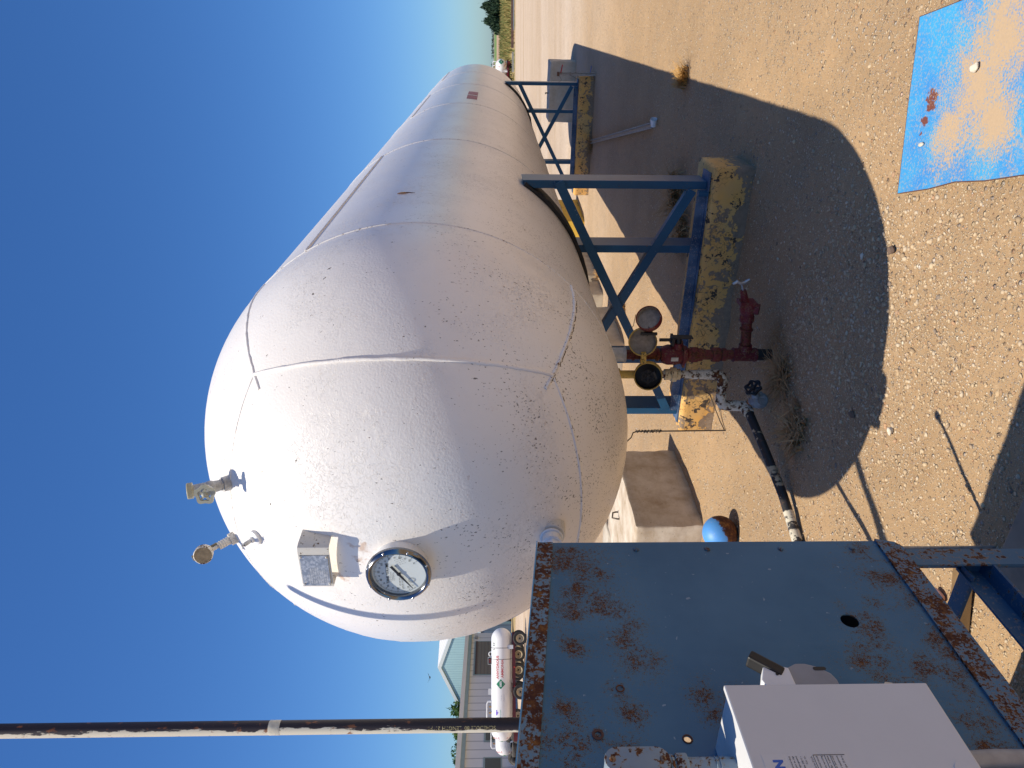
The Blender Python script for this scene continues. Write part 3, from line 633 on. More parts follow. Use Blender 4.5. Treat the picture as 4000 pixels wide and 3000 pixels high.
# small pressure gauge next to it
b1 = V(-0.165, -0.695, TZ + 0.800); d1 = V(-0.15, -0.62, 0.77).normalized()
pg = MB().cyl(b1 - d1 * 0.03, b1 + d1 * 0.022, 0.030, 0.028, 24); pg.cyl(b1 + d1 * 0.02, b1 + d1 * 0.034, 0.020, None, 6); pg.cyl(b1 + d1 * 0.03, b1 + d1 * 0.075, 0.018)
for h in (0.045, 0.055, 0.066): pg.ring(b1 + d1 * h, d1, 0.018, 0.002, 20, 6)
pg.cyl(b1 + d1 * 0.07, b1 + d1 * 0.105, 0.008); pgo = pg.build('pressure_gauge', M['cream'], tank, 40)
gc = b1 + d1 * 0.145; gd = V(0.30, -0.93, -0.22).normalized()
MB().lathe([(0.030, -0.022), (0.040, -0.018), (0.041, 0.010), (0.0375, 0.013), (0.037, 0.008), (0.0, 0.008)], gc, gd, 32).build('gauge_case', rusty('gauge_case', (0.50, 0.47, 0.42), 0.05, 20, 0.5), pgo, 40)
MB().lathe([(0.0, 0.0085), (0.036, 0.0085), (0.036, 0.0095), (0.0, 0.0095)], gc, gd, 32).build('dial', simple('yellowed_dial', (0.34, 0.26, 0.15), 0.6, 0, 0.35, 40), pgo, 30)
hb = gc - gd * 0.03; MB().bar(hb - d1 * 0.06, hb + d1 * 0.055, 0.024, 0.010, gd).build('valve_lever', simple('lever_olive', (0.20, 0.19, 0.15), 0.6), pgo, 0)
b2 = tank_pt(-0.862, R(92.5)); d2 = V(-0.05, -0.80, 0.60).normalized()
bf = MB().lathe([(0.036, -0.03), (0.034, 0.012), (0.026, 0.018)], b2, d2, 24); bf.cyl(b2 + d2 * 0.015, b2 + d2 * 0.03, 0.014, None, 6); bfo = bf.build('bleeder_fitting', M['white'], tank, 40)
MB().cyl(b2 + d2 * 0.028, b2 + d2 * 0.062, 0.009).cyl(b2 + d2 * 0.07 - UX * 0.016, b2 + d2 * 0.07 + UX * 0.016, 0.002).cyl(b2 + d2 * 0.06, b2 + d2 * 0.073, 0.004).build('bleeder_valve', M['steel'], bfo, 40)
# low outlet nozzle and its pipe, running towards the cabinet
b3 = V(-0.007, -0.862, 1.556)
no_ = MB().lathe([(0.066, 0.0), (0.062, 0.055), (0.056, 0.062)], b3 + V(0, 0.03, 0), (0, -1, 0), 28).build('outlet_nozzle', M['cream'], tank, 40)
MB().cyl((-0.007, -0.88, 1.556), (-0.007, -0.945, 1.556), 0.041, None, 24).ring((-0.007, -0.905, 1.556), (0, 1, 0), 0.044, 0.006, 28, 8).cyl((-0.007, -0.945, 1.556), (-0.007, -0.975, 1.556), 0.030, None, 6).build('outlet_plug', M['white'], tank, 40)

# ------------------------------------------------------------------ stands and footings
def stand(y0, label):
    st = thing('tank_stand', label, 'stand', (0, y0, 0.28), 'steel stands under the tank')
    for s in (1, -1):
        for xi, xo in ((0.882, 0.938), (0.420, 0.476)):
            zt_ = TZ - math.sqrt((TR + 0.028) ** 2 - xi ** 2) + 0.0; zt2 = TZ - math.sqrt((TR + 0.028) ** 2 - xo ** 2)
            pl = [(xi, 0.297), (xo, 0.297), (xo, zt2), (xi, zt_)]
            MB().prism([(s * x, z) for x, z in pl], (0, y0, 0), (1, 0, 0), (0, 0, 1), (0, 0.215, 0)).build('post', M['stand'], st, 0, 0.003)
    br_ = MB()
    for s in (1, -1):
        p0, p1 = V(s * 0.93, y0 - 0.012 - 0.012 * s, 1.345), V(-s * 0.875, y0 - 0.012 - 0.012 * s, 0.395)
        MB().bar(p0, p1, 0.012, 0.066, (0, 0, 1)).bar(p0 + V(0, 0.03, 0.030), p1 + V(0, 0.03, 0.030), 0.055, 0.008, (0, 0, 1)).build('brace', M['stand'], st, 0, 0.0015)
    MB().bar((-1.0, y0 + 0.06, 0.2885), (1.0, y0 + 0.06, 0.2885), 0.18, 0.012).build('base_plate', M['rail'], st, 0)
    MB().bar((-0.90, y0 - 0.003, 0.325), (0.88, y0 - 0.003, 0.325), 0.010, 0.070).build('bottom_rail', M['rail'], st, 0)
    MB().box((0.842, y0 - 0.05, 0.292), (0.875, y0 - 0.01, 0.36)).box((0.85, y0 - 0.055, 0.296), (0.866, y0 - 0.05, 0.34)).build('anchor_lug', M['stand'], st, 0)
    return st
stand(1.80, 'dark blue cross braced steel stand under the near end of the tank')
stand(10.49, 'dark blue cross braced steel stand under the far end of the tank')
def rough_block(name, lo, hi, mat, label, cat, cham=0.035, cut=9, amp=0.006, group=None, rot=0.0, parent=None):
    bm = bmesh.new(); bmesh.ops.create_cube(bm, size=1.0)
    c = (V(lo) + V(hi)) / 2; d = V(hi) - V(lo)
    for v in bm.verts: v.co = V(v.co.x * d.x, v.co.y * d.y, v.co.z * d.z)
    bmesh.ops.bevel(bm, geom=[e for e in bm.edges], offset=cham, segments=2, affect='EDGES', profile=0.5)
    bmesh.ops.subdivide_edges(bm, edges=[e for e in bm.edges if e.calc_length() > 0.15], cuts=cut, use_grid_fill=True)
    rnd = random.Random(label)
    for v in bm.verts:
        k = v.co * 9; v.co += V(math.sin(k.y * 1.7 + k.z), math.sin(k.x * 1.3 + k.z * 2), math.sin(k.x + k.y * 1.9)) * amp * 0.6 + V(rnd.gauss(0, 1), rnd.gauss(0, 1), rnd.gauss(0, 1)) * amp * 0.25
    me = bpy.data.meshes.new(name); bm.to_mesh(me); bm.free(); 
    for p in me.polygons: p.use_smooth = True
    me.set_sharp_from_angle(angle=R(50)); me.materials.append(mat)
    o = bpy.data.objects.new(name, me); COL.objects.link(o); o.location = c; o.rotation_euler.z = rot
    return tag(o, label, cat, group)
rough_block('concrete_footing', (-1.07, 1.735, -0.15), (1.05, 2.17, 0.28), M['yellow'], 'peeling yellow concrete footing under the near blue stand', 'footing', 0.03, 12, 0.006, 'concrete footings under the stands')
rough_block('concrete_footing', (-1.03, 10.37, -0.15), (1.05, 10.86, 0.28), M['yellow2'], 'peeling yellow concrete footing under the far blue stand', 'footing', 0.03, 12, 0.006, 'concrete footings under the stands')

# big cast blocks in a row along the left side
def eco(lo, hi, mat, label, loop=None, rot=0.0, cat='block'):
    t_ = thing('concrete_block', label, cat, ((lo[0] + hi[0]) / 2, (lo[1] + hi[1]) / 2, 0), 'cast concrete blocks')
    o = rough_block('block_body', lo, hi, mat, label, cat, 0.022, 8, 0.008)
    del o['label']; del o['category']; o.parent = t_; o.location = o.location - t_.location; OFF[o.name] = OFF[t_.name]
    if loop:
        x, y, z = loop
        MB().tube([V(x, y - 0.05, z - 0.03), V(x, y - 0.055, z + 0.02), V(x - 0.02, y - 0.01, z + 0.065), V(x + 0.01, y + 0.03, z + 0.055), V(x, y + 0.055, z + 0.02), V(x, y + 0.05, z - 0.03)], 0.008, 8).build('lifting_loop', M['wire'], t_, 50)
    t_.rotation_euler.z = rot
    return t_
eco((-2.86, 1.555, -0.03), (-1.90, 2.76, 0.585), M['conc'], 'concrete block with a lifting loop, nearest block left of the tank end', (-2.33, 2.27, 0.585))
eco((-3.9, 2.0, -0.03), (-2.93, 3.1, 0.56), M['conc2'], 'pale concrete block set behind the nearest block with the lifting loop', None, R(14))
eco((-3.2, 5.62, -0.03), (-2.02, 7.1, 0.60), M['conc2'], 'pale concrete block seen under the tank behind the red and yellow pipes', None)
eco((-3.1, 8.50, -0.03), (-1.98, 10.0, 0.60), M['conc2'], 'pale concrete block seen under the tank between the braces of the near stand', None)
eco((-2.85, 7.75, -0.03), (-2.06, 8.44, 0.30), M['conc2'], 'low pale concrete block at the foot of a taller one under the tank', None)
eco((-2.9, 10.73, -0.03), (-1.55, 12.2, 0.62), M['yblock'], 'yellow painted block half in shade left of the far stand', None, R(-4))
eco((-0.13, 13.7, -0.03), (1.13, 14.5, 0.56), M['conc2'], 'grey concrete block with a wire loop, behind the far stand', (0.45, 14.1, 0.56))

# ------------------------------------------------------------------ plumbing under the near end
rp = thing('red_pipe', 'rusty dark red drain pipe with valves hanging under the tank', 'pipe', (0.02, 0.88, 0))
RX, RY = 0.022, 0.88
MB().cyl((RX, RY, 0.95), (RX, RY, 1.14), 0.046, None, 24).ring((RX, RY, 0.955), (0, 0, 1), 0.046, 0.006, 24, 8).build('tank_coupling', M['cast'], rp, 40)
MB().cyl((RX, RY, 0.70), (RX, RY, 0.955), 0.032).ring((RX, RY, 0.90), (0, 0, 1), 0.034, 0.008, 20, 6).ring((RX, RY, 0.745), (0, 0, 1), 0.036, 0.010, 20, 6).cyl((RX, RY, 0.13), (RX, RY, 0.58), 0.033).build('riser', M['redpipe'], rp, 40)
vb = MB().lathe([(0.040, 0.545), (0.058, 0.56), (0.060, 0.60), (0.066, 0.625), (0.066, 0.68), (0.056, 0.71), (0.045, 0.725)], (RX, RY, 0), (0, 0, 1), 28)
vb.cyl((RX + 0.02, RY, 0.62), (RX + 0.095, RY - 0.01, 0.625), 0.040, 0.036); vb.box((RX - 0.062, RY - 0.066, 0.575), (RX + 0.062, RY + 0.05, 0.59)); vbo = vb.build('valve_body', M['redp2'], rp, 40, 0)
MB().box((RX - 0.016, RY - 0.0685, 0.622), (RX + 0.010, RY - 0.0655, 0.668)).build('tag_plate', M['steel'], vbo, 0)
MB().cyl((RX + 0.085, RY - 0.02, 0.622), (RX + 0.135, RY - 0.02, 0.624), 0.020).cyl((RX + 0.112, RY - 0.02, 0.665), (RX + 0.112, RY - 0.02, 0.745), 0.011).bar((RX + 0.135, RY - 0.03, 0.54), (RX + 0.137, RY - 0.03, 0.66), 0.05, 0.008, (1, 0, 0)).box((RX + 0.08, RY - 0.05, 0.655), (RX + 0.14, RY + 0.02, 0.67)).build('actuator', M['blackmetal'], vbo, 40)
for z, r, h, n in ((0.485, 0.053, 0.045, 8), (0.455, 0.045, 0.03, 8), (0.525, 0.044, 0.025, 20), (0.34, 0.048, 0.05, 20), (0.30, 0.043, 0.03, 20)):
    hexn((RX, RY, z), (0, 0, 1), r, h, n).build('union_nut', M['redpipe'], rp, 30)
MB().cyl((RX, RY, 0.10), (RX, RY, 0.255), 0.043).cyl((RX, RY, 0.18), (RX + 0.07, RY, 0.18), 0.042).ring((RX, RY, 0.25), (0, 0, 1), 0.042, 0.006, 20, 6).ring((RX, RY, 0.112), (0, 0, 1), 0.042, 0.006, 20, 6).build('tee', M['redp2'], rp, 40)
MB().cyl((RX, RY, -0.05), (RX, RY, 0.105), 0.037).build('ground_stub', M['blackmetal'], rp, 40)
MB().cyl((RX + 0.06, RY, 0.18), (0.27, RY, 0.20), 0.032).ring((0.2, RY, 0.193), (1, 0, 0), 0.035, 0.008, 20, 6).build('branch_pipe', M['redpipe'], rp, 40)
bv = MB().lathe([(0.038, 0), (0.045, 0.01), (0.045, 0.04), (0.04, 0.05), (0.05, 0.075), (0.052, 0.11), (0.044, 0.135)], (0.25, RY, 0.20), (1, 0, 0.06), 20)
bv.cyl((0.345, RY, 0.20), (0.345, RY - 0.03, 0.145), 0.040, 0.034).box((0.365, RY - 0.045, 0.165), (0.39, RY + 0.05, 0.268)).cyl((0.38, RY, 0.23), (0.46, RY, 0.255), 0.026, 0.018); bvo = bv.build('hydrant_valve', M['redp2'], rp, 40)
MB().cyl((0.45, RY, 0.252), (0.505, RY, 0.272), 0.006).build('stem', M['steel'], bvo, 40)
MB().tube([(0.50, RY, 0.325), (0.515, RY, 0.30), (0.503, RY, 0.275), (0.51, RY, 0.25), (0.53, RY, 0.225)], [0.008, 0.011, 0.009, 0.011, 0.008], 10).build('wing_handle', M['steel'], bvo, 50)
def cup(c, nrm, r, depth, name, mat, parent, inner):
    cu_ = MB().lathe([(0.0, -depth), (r * 0.96, -depth), (r, -depth * 0.9), (r, 0.0), (r * 0.975, 0.003), (r * 0.93, 0.0), (r * 0.92, -depth * 0.85), (0.0, -depth * 0.87)], c, nrm, 40).build(name, mat, parent, 40)
    MB().lathe([(0.0, -depth * 0.868), (r * 0.905, -depth * 0.855), (r * 0.905, -depth * 0.83), (0.0, -depth * 0.84)], c, nrm, 40).build('cup_floor', inner, cu_, 40)
    MB().lathe([(r * 0.918, -depth * 0.84), (r * 0.918, -0.004), (r * 0.90, -0.004), (r * 0.90, -depth * 0.84)], c, nrm, 40, True).build('cup_lining', inner, cu_, 40)
    return cu_
rc = rp
cup(V(0.33, 0.75, 0.858), V(0.66, -0.62, 0.42), 0.078, 0.045, 'dust_cap', M['redp2'], rc, M['inside'])
MB().bar((0.265, 0.735, 0.84), (0.225, 0.755, 0.86), 0.04, 0.022).cyl((0.235, 0.72, 0.90), (0.235, 0.72, 0.80), 0.010).build('hinge', M['blackmetal'], rc, 40)
MB().tube([(0.20, 0.82, 0.96), (0.26, 0.79, 0.935), (0.33, 0.80, 0.925)], 0.002, 6).build('cap_wire', M['wire'], rc, 60)
yp = thing('yellow_pipe', 'yellow and rusty white line with a round yellow valve housing under the tank', 'pipe', (-0.105, 0.85, 0))
YX, YY = -0.106, 0.85
MB().cyl((YX, YY, 0.72), (YX, YY, 1.14), 0.027).ring((YX, YY, 0.99), (0, 0, 1), 0.030, 0.012, 20, 8).build('upper_riser', M['yelpipe'], yp, 40)
hcup = cup(V(-0.075, 0.755, 0.818), V(0.22, -0.95, 0.24), 0.090, 0.065, 'valve_housing', M['yelpipe'], yp, M['blackmetal'])
handwheel(V(-0.072, 0.752, 0.82), V(0.3, -0.9, 0.3), 0.040, 'handwheel', M['blackmetal'], hcup, 6, 0.005)
MB().bar((-0.085, 0.76, 0.765), (-0.03, 0.75, 0.79), 0.03, 0.012).cyl((-0.06, 0.79, 0.80), (-0.05, 0.76, 0.80), 0.018).build('valve_stem', M['blackmetal'], hcup, 40)
lid = cup(V(0.165, 0.755, 0.873), V(0.30, -0.92, 0.12), 0.088, 0.040, 'housing_lid', M['yelpipe'], yp, M['inside'])
MB().bar((0.035, 0.74, 0.86), (0.10, 0.74, 0.866), 0.024, 0.030).ring((0.045, 0.733, 0.862), (0, 0, 1), 0.014, 0.004, 16, 6).ring((0.045, 0.733, 0.878), (0, 0, 1), 0.014, 0.004, 16, 6).build('lid_hinge', M['yelpipe'], lid, 40)
wr = MB().cyl((YX, YY, 0.335), (YX, YY, 0.735), 0.026)
wr.cyl((YX, YY, 0.42), (YX, YY, 0.52), 0.031).build('lower_riser', M['whipipe'], yp, 40)
hexn((YX, YY, 0.615), (0, 0, 1), 0.050, 0.034, 8).lathe([(0.036, 0.59), (0.036, 0.69)], (YX, YY, 0), (0, 0, 1), 24).build('union_nut', rusty('union_rust', (0.56, 0.42, 0.22), 0.06, 18, 0.5), yp, 30)
el = MB().tube([(YX, YY, 0.42), (YX, YY, 0.345), (YX - 0.012, YY - 0.004, 0.318), (YX - 0.045, YY - 0.01, 0.305), (YX - 0.085, YY - 0.02, 0.305)], [0.032, 0.034, 0.035, 0.034, 0.033], 18)
el.tube([(YX - 0.07, YY - 0.02, 0.305), (-0.255, YY - 0.045, 0.312)], 0.027, 18)
el.tube([(-0.225, YY - 0.04, 0.311), (-0.275, YY - 0.05, 0.312), (-0.300, YY - 0.055, 0.295), (-0.305, YY - 0.06, 0.26), (-0.305, YY - 0.065, 0.10)], [0.034, 0.035, 0.036, 0.035, 0.034], 18)
el.tube([(-0.305, YY - 0.05, 0.155), (-0.325, YY - 0.13, 0.14)], 0.037, 18).build('swing_joint', M['whipipe'], yp, 50)
MB().tube([(-0.305, YY - 0.055, 0.135), (-0.245, YY - 0.10, 0.115)], 0.025, 16).build('nipple', rusty('bare_nipple', (0.30, 0.14, 0.06), 0.12, 18, 0.6), yp, 50)
gd_ = V(0.05, -0.10, -0.03).normalized()
gvb = MB().lathe([(0.032, 0), (0.036, 0.012), (0.036, 0.03), (0.03, 0.04), (0.05, 0.055), (0.052, 0.10), (0.034, 0.11), (0.034, 0.125)], V(-0.25, YY - 0.095, 0.118), (0.5, -0.85, -0.15), 20)
gvb.box((-0.245, 0.655, 0.085), (-0.165, 0.72, 0.15)).cyl((-0.20, 0.69, 0.12), (-0.135, 0.665, 0.155), 0.030, 0.022).cyl((-0.14, 0.667, 0.153), (-0.10, 0.65, 0.175), 0.009)
gvo = gvb.build('gate_valve', simple('grey_valve', (0.24, 0.26, 0.27), 0.55, 0.2, 0.25, 25), yp, 40)
handwheel(V(-0.10, 0.65, 0.175), V(0.62, -0.3, 0.6), 0.052, 'handwheel', M['blackmetal'], gvo, 6, 0.008)
MB().tube([(-0.318, 0.745, 0.14), (-0.46, 0.50, 0.09), (-0.60, 0.22, 0.052), (-0.74, -0.05, 0.036), (-0.85, -0.28, 0.034), (-1.0, -0.6, 0.034)], 0.0285, 20).build('ground_line', M['hosep'], yp, 50)
MB().tube([(-0.655, 0.115, 0.045), (-0.70, 0.03, 0.040), (-0.78, -0.14, 0.036)], 0.0305, 20).build('wrapped_joint', M['wrapj'], yp, 50)

# ------------------------------------------------------------------ blue cabinet with the disconnect switch
CX, CY0, CY1 = 0.672, -3.05, -1.757               # face plane, near end, far end
def ztop(y): return 1.679 + (CY1 - y) * 0.116
cab = thing('steel_cabinet', 'rusty blue sheet steel cabinet on a frame, close to the camera', 'cabinet', (0.3, -2.4, 0.69))
RP = [(-1.85, 1.60, .10), (-1.93, 1.60, .10), (-2.02, 1.585, .10), (-1.88, 1.53, .07), (-2.02, 1.50, .055), (-2.10, 1.51, .05), (-2.16, 1.48, .045), (-2.235, 1.548, .03), (-2.245, 1.535, .035), (-2.30, 1.52, .05), (-2.28, 1.655, .05), (-2.33, 1.66, .07), (-2.40, 1.66, .08), (-2.12, 1.62, .05),
      (-2.344, 1.59, .03), (-2.36, 1.545, .05), (-2.03, .94, .045), (-2.04, .915, .05), (-2.06, .89, .045), (-2.0, .945, .03), (-1.99, .87, .04), (-2.15, .935, .05), (-2.17, .965, .07), (-2.15, .90, .06), (-2.19, .85, .07), (-2.27, 1.30, .06), (-2.25, 1.345, .06), (-2.30, 1.34, .05),
      (-1.84, .80, .07), (-1.90, .78, .07), (-2.0, .775, .06), (-2.10, .78, .06), (-2.2, .78, .06), (-2.28, .80, .08), (-2.38, .83, .10), (-2.40, .88, .07), (-2.33, .84, .07), (-1.80, .83, .05), (-1.80, .80, .06), (-1.86, .775, .05), (-1.95, .765, .05), (-2.06, .765, .05), (-2.15, .765, .05), (-2.25, .775, .06), (-2.34, .79, .08), (-2.42, .82, .10), (-1.79, 1.62, .03), (-1.79, 1.59, .03), (-1.79, 1.416, .012), (-1.79, 1.224, .012), (-1.79, 1.024, .012)]
RPT = [(CX, y, z, r * 1.55) for y, z, r in RP] + [(CX, y, z, r) for y, z, r in ((-1.87, 1.61, .24), (-2.0, 1.57, .20), (-2.08, 1.50, .13), (-2.17, 1.47, .11), (-2.40, 0.80, .26), (-2.25, 0.78, .16), (-1.86, 0.79, .20), (-2.02, 0.76, .14), (-2.17, 0.93, .17), (-2.06, 0.92, .12), (-2.36, 1.66, .15))]
BL, BF = (0.034, 0.120, 0.210), (0.062, 0.165, 0.265)
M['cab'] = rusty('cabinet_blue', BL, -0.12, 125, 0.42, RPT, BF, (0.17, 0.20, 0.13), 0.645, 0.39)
M['cabrust'] = rusty('cabinet_rusty_edge', (0.11, 0.20, 0.28), 0.10, 26, 0.5, None, (0.15, 0.26, 0.34), (0.20, 0.16, 0.10), 0.555)
M['cabrust2'] = rusty('cabinet_lower_edge', (0.06, 0.15, 0.24), 0.0, 40, 0.5, [(CX, -1.85, .75, .12), (CX, -2.1, .755, .1), (CX, -2.2, .755, .1), (CX, -1.80, .735, .10), (CX, -1.90, .72, .08), (CX, -2.0, .725, .1), (CX, -2.30, .72, .08), (CX, -2.4, .73, .1)], (0.09, 0.19, 0.28), (0.3, 0.2, 0.1), 0.60, 0.24)
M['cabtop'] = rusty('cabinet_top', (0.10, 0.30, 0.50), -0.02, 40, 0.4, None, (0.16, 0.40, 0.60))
face = [(CY0, 0.75), (CY1, 0.75), (CY1, ztop(CY1) - 0.002), (CY0, ztop(CY0) - 0.002)]
hol = [(-2.234, 1.530, .0065), (-2.356, 1.415, .0075), (-2.048, 0.951, .021)]
fp = plate_holes('front_panel', face, hol, (CX - 0.002, 0, 0), (0, 1, 0), (0, 0, 1), 0.003, M['cab'], cab)
MB().prism([(CY0, ztop(CY0) - 0.041), (CY1 - 0.001, ztop(CY1) - 0.041), (CY1 - 0.001, ztop(CY1)), (CY0, ztop(CY0))], (CX, 0, 0), (0, 1, 0), (0, 0, 1), (0.003, 0, 0)).build('top_edge', M['cabrust'], cab, 0)
MB().prism([(CY0, 0.690), (CY1 - 0.03, 0.690), (CY1 - 0.012, 0.704), (CY1 + 0.002, 0.752), (CY0, 0.758)], (CX, 0, 0), (0, 1, 0), (0, 0, 1), (0.006, 0, 0)).box((CX - 0.06, CY0, 0.690), (CX - 0.001, CY1 - 0.03, 0.696)).build('bottom_edge', M['cabrust2'], cab, 0)
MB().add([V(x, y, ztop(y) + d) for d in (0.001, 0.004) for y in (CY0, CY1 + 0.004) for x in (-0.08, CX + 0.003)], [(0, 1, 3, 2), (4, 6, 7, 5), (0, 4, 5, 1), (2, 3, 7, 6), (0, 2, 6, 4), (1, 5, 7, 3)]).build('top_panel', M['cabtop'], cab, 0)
MB().prism([(-0.08, 0.72), (CX - 0.0045, 0.72), (CX - 0.0045, 1.676), (-0.08, 1.676)], (0, CY1, 0), (1, 0, 0), (0, 0, 1), (0, -0.003, 0)).build('end_panel', M['cab'], cab, 0)
MB().prism([(-0.08, 0.72), (CX - 0.0045, 0.72), (CX - 0.0045, 1.82), (-0.08, 1.82)], (0, CY0, 0), (1, 0, 0), (0, 0, 1), (0, 0.003, 0)).build('end_panel', M['cab'], cab, 0)
MB().box((0.50, -2.14, 0.86), (0.60, -1.96, 1.04)).build('dark_backing', M['black'], cab, 0)  # black box added behind the large hole to keep it dark
for z in (1.416, 1.224, 1.024, 0.829): MB().lathe([(0.0075, 0), (0.007, 0.003), (0.003, 0.0045)], (CX - 0.0005, -1.788, z), (1, 0, 0), 12).build('screw', M['cab'], cab, 40)
MB().lathe([(0.011, -0.001), (0.012, 0.002), (0.007, 0.0025), (0.006, 0.0005)], (CX, -2.344, 1.592), (1, 0, 0), 20, True).build('painted_recess', simple('recess_rust', (0.09, 0.04, 0.03), 0.8), cab, 40)  # recess drawn as a dark rusty ring, panel not pierced
for y, z, r in hol[:2]: MB().ring((CX, y, z), (1, 0, 0), r + 0.0015, 0.0018, 20, 6).build('hole_rim', simple('hole_rust', (0.10, 0.04, 0.02), 0.8), cab, 40)
# frame legs and rails under the cabinet
def angle(p0, p1, a, b, w=0.05, th=0.006):
    mb = MB(); p0, p1, a, b = V(p0), V(p1), V(a), V(b)
    mb.prism([(0, 0), (w, 0), (w, th), (th, th), (th, w), (0, w)], p0, a, b, p1 - p0); return mb
M['leg'] = rusty('leg_blue', (0.055, 0.14, 0.22), -0.01, 16, 0.5, [(CX, -1.80, .60, .12), (CX, -1.80, .5, .1)], (0.09, 0.16, 0.22), (0.30, 0.2, 0.1), 0.62, 0.18)
angle((CX - 0.004, -1.788, 0.0), (CX - 0.004, -1.788, 0.69), (0, -1, 0), (-1, 0, 0), 0.062).build('leg', M['leg'], cab, 0)
angle((-0.06, -1.788, 0.0), (-0.06, -1.788, 0.69), (0, -1, 0), (1, 0, 0), 0.062).build('leg', M['leg'], cab, 0)
angle((CX - 0.004, -3.02, 0.0), (CX - 0.004, -3.02, 0.69), (0, 1, 0), (-1, 0, 0), 0.062).build('leg', M['leg'], cab, 0)
angle((-0.06, -3.02, 0.0), (-0.06, -3.02, 0.69), (0, 1, 0), (1, 0, 0), 0.062).build('leg', M['leg'], cab, 0)
M['lowrail'] = rusty('low_rail_blue', (0.028, 0.080, 0.15), -0.02, 20, 0.5, None, (0.05, 0.12, 0.20), (0.3, 0.25, 0.2))
angle((0.607, -1.80, 0.470), (0.607, -3.02, 0.470), (0, 0, 1), (1, 0, 0), 0.060, 0.007).build('rail', M['lowrail'], cab, 0)
angle((CX - 0.04, -1.81, 0.525), (-0.06, -1.81, 0.525), (0, 0, -1), (0, -1, 0), 0.05).build('rail', M['lowrail'], cab, 0)
MB().box((0.0, -3.0, 0.40), (0.09, -1.82, 0.46)).build('rail', M['lowrail'], cab, 0)
MB().box((-0.75, -2.7, 0.12), (-0.27, -1.50, 0.69)).build('shade_box', M['lowrail'], cab, 0, 0.02)  # hidden box added to shade the gravel beyond the lit patch
MB().box((-0.25, -2.7, 0.45), (0.12, -1.74, 0.47)).build('shade_panel', M['lowrail'], cab, 0)  # panel added to shorten the lit patch under the cabinet

def pill(c, hw, hl, k=10):
    return [(hw * math.cos(a), hl + hw * math.sin(a)) for a in np.linspace(0, math.pi, k)] + [(hw * math.cos(a), -hl + hw * math.sin(a)) for a in np.linspace(math.pi, 2 * math.pi, k)]
sw = thing('disconnect_box', 'grey electrical disconnect box with a black lever on the blue cabinet', 'switch box', (CX, -2.49, 1.0))
MB().box((CX, -2.612, 0.995), (0.824, -2.376, 1.366)).build('box_body', M['greyp'], sw, 0, 0.003)
MB().box((0.831, -2.616, 0.990), (0.842, -2.370, 1.372)).build('door', M['greyp'], sw, 0, 0.003)
MB().box((0.824, -2.610, 0.998), (0.831, -2.380, 1.364)).build('door_gap', M['black'], sw, 0)
MB().prism([(0, 0.0), (0.0, 0.050), (0.040, 0.062), (0.070, 0.050), (0.078, 0.030), (0.068, 0.0)], (0.790, -2.376, 1.222), (0, 1, 0), (0, 0, 1), (0.024, 0, 0)).build('lever_hub', M['white'], sw, 0, 0.002)
MB().prism([(0, 0), (0.074, 0.0), (0.084, -0.020), (0.084, -0.040), (0.076, -0.062), (0.060, -0.082), (0.045, -0.088), (0.0, -0.088)], (0.797, -2.376, 1.222), (0, 1, 0), (0, 0, 1), (0.010, 0, 0)).build('lever_guard', M['lever'], sw, 0, 0.002)
MB().prism(pill(0, 0.004, 0.009), (0.8075, -2.305, 1.158), (0, 1, 0), (0, 0, 1), (0.0004, 0, 0)).prism(pill(0, 0.003, 0.009), (0.8145, -2.318, 1.243), V(0, 0.8, 0.6), V(0, -0.6, 0.8), (0.0004, 0, 0)).build('lever_slot', M['black'], sw, 0)
MB().bar((0.803, -2.318, 1.236), (0.806, -2.276, 1.290), 0.022, 0.028, (1, 0, 0)).build('lever_grip', M['blackmetal'], sw, 0, 0.004)
MB().prism([(-0.012, 0), (-0.008, 0.010), (0.004, 0.012), (0.016, 0.0)], (0.828, -2.370, 1.055), (0, 0, 1), (0, 1, 0), (0.003, 0, 0)).build('hasp', M['steel'], sw, 0)
MB().cyl((0.8415, -2.545, 1.02), (0.8435, -2.545, 1.02), 0.016, None, 28).build('knockout', M['greyp'], sw, 40)
lb = MB().box((0.8418, -2.600, 1.206), (0.8425, -2.512, 1.350)).build('rating_label', simple('label_white', (0.62, 0.62, 0.61), 0.4, 0, 0.02), sw, 0)
lx = 0.8429; UY = V(0, 1, 0); tx = []
text([('ITN', 0.022, (lx, -2.540, 1.318), UY, UZ, 'CENTER', 0.0012)], 'logo', simple('logo_blue', (0.01, 0.10, 0.45), 0.4), lb)
for i, (w1, y_) in enumerate((('Enclosed switch general duty', 1.303), ('Interruptor en caja', 1.297), ('usage general', 1.291), ('Fusible 240 V ~', 1.283), ('Cat. no.', 1.277), ('Made in U.S.A.  Hecho en E.U.A.', 1.265), ('DANGER  hazard of electrical shock', 1.256), ('Disconnect power before servicing', 1.248), ('Horsepower rated  Max  3 phase', 1.238), ('Use copper or aluminium wire only', 1.230), ('Suitable for use as service equipment', 1.222), ('Torque 35 lb-in', 1.214))):
    tx.append((w1, 0.0046, (lx, -2.516, y_), UY, UZ, 'RIGHT'))
text(tx, 'lettering', M['black'], lb)
ln = MB()
for z in (1.2625, 1.2435, 1.234): ln.box((lx - 0.0002, -2.598, z - 0.0003), (lx + 0.0002, -2.5145, z + 0.0003))
ln.box((lx - 0.0002, -2.5148, 1.209), (lx + 0.0002, -2.5140, 1.2628)); ln.build('label_rule', M['black'], lb, 0)

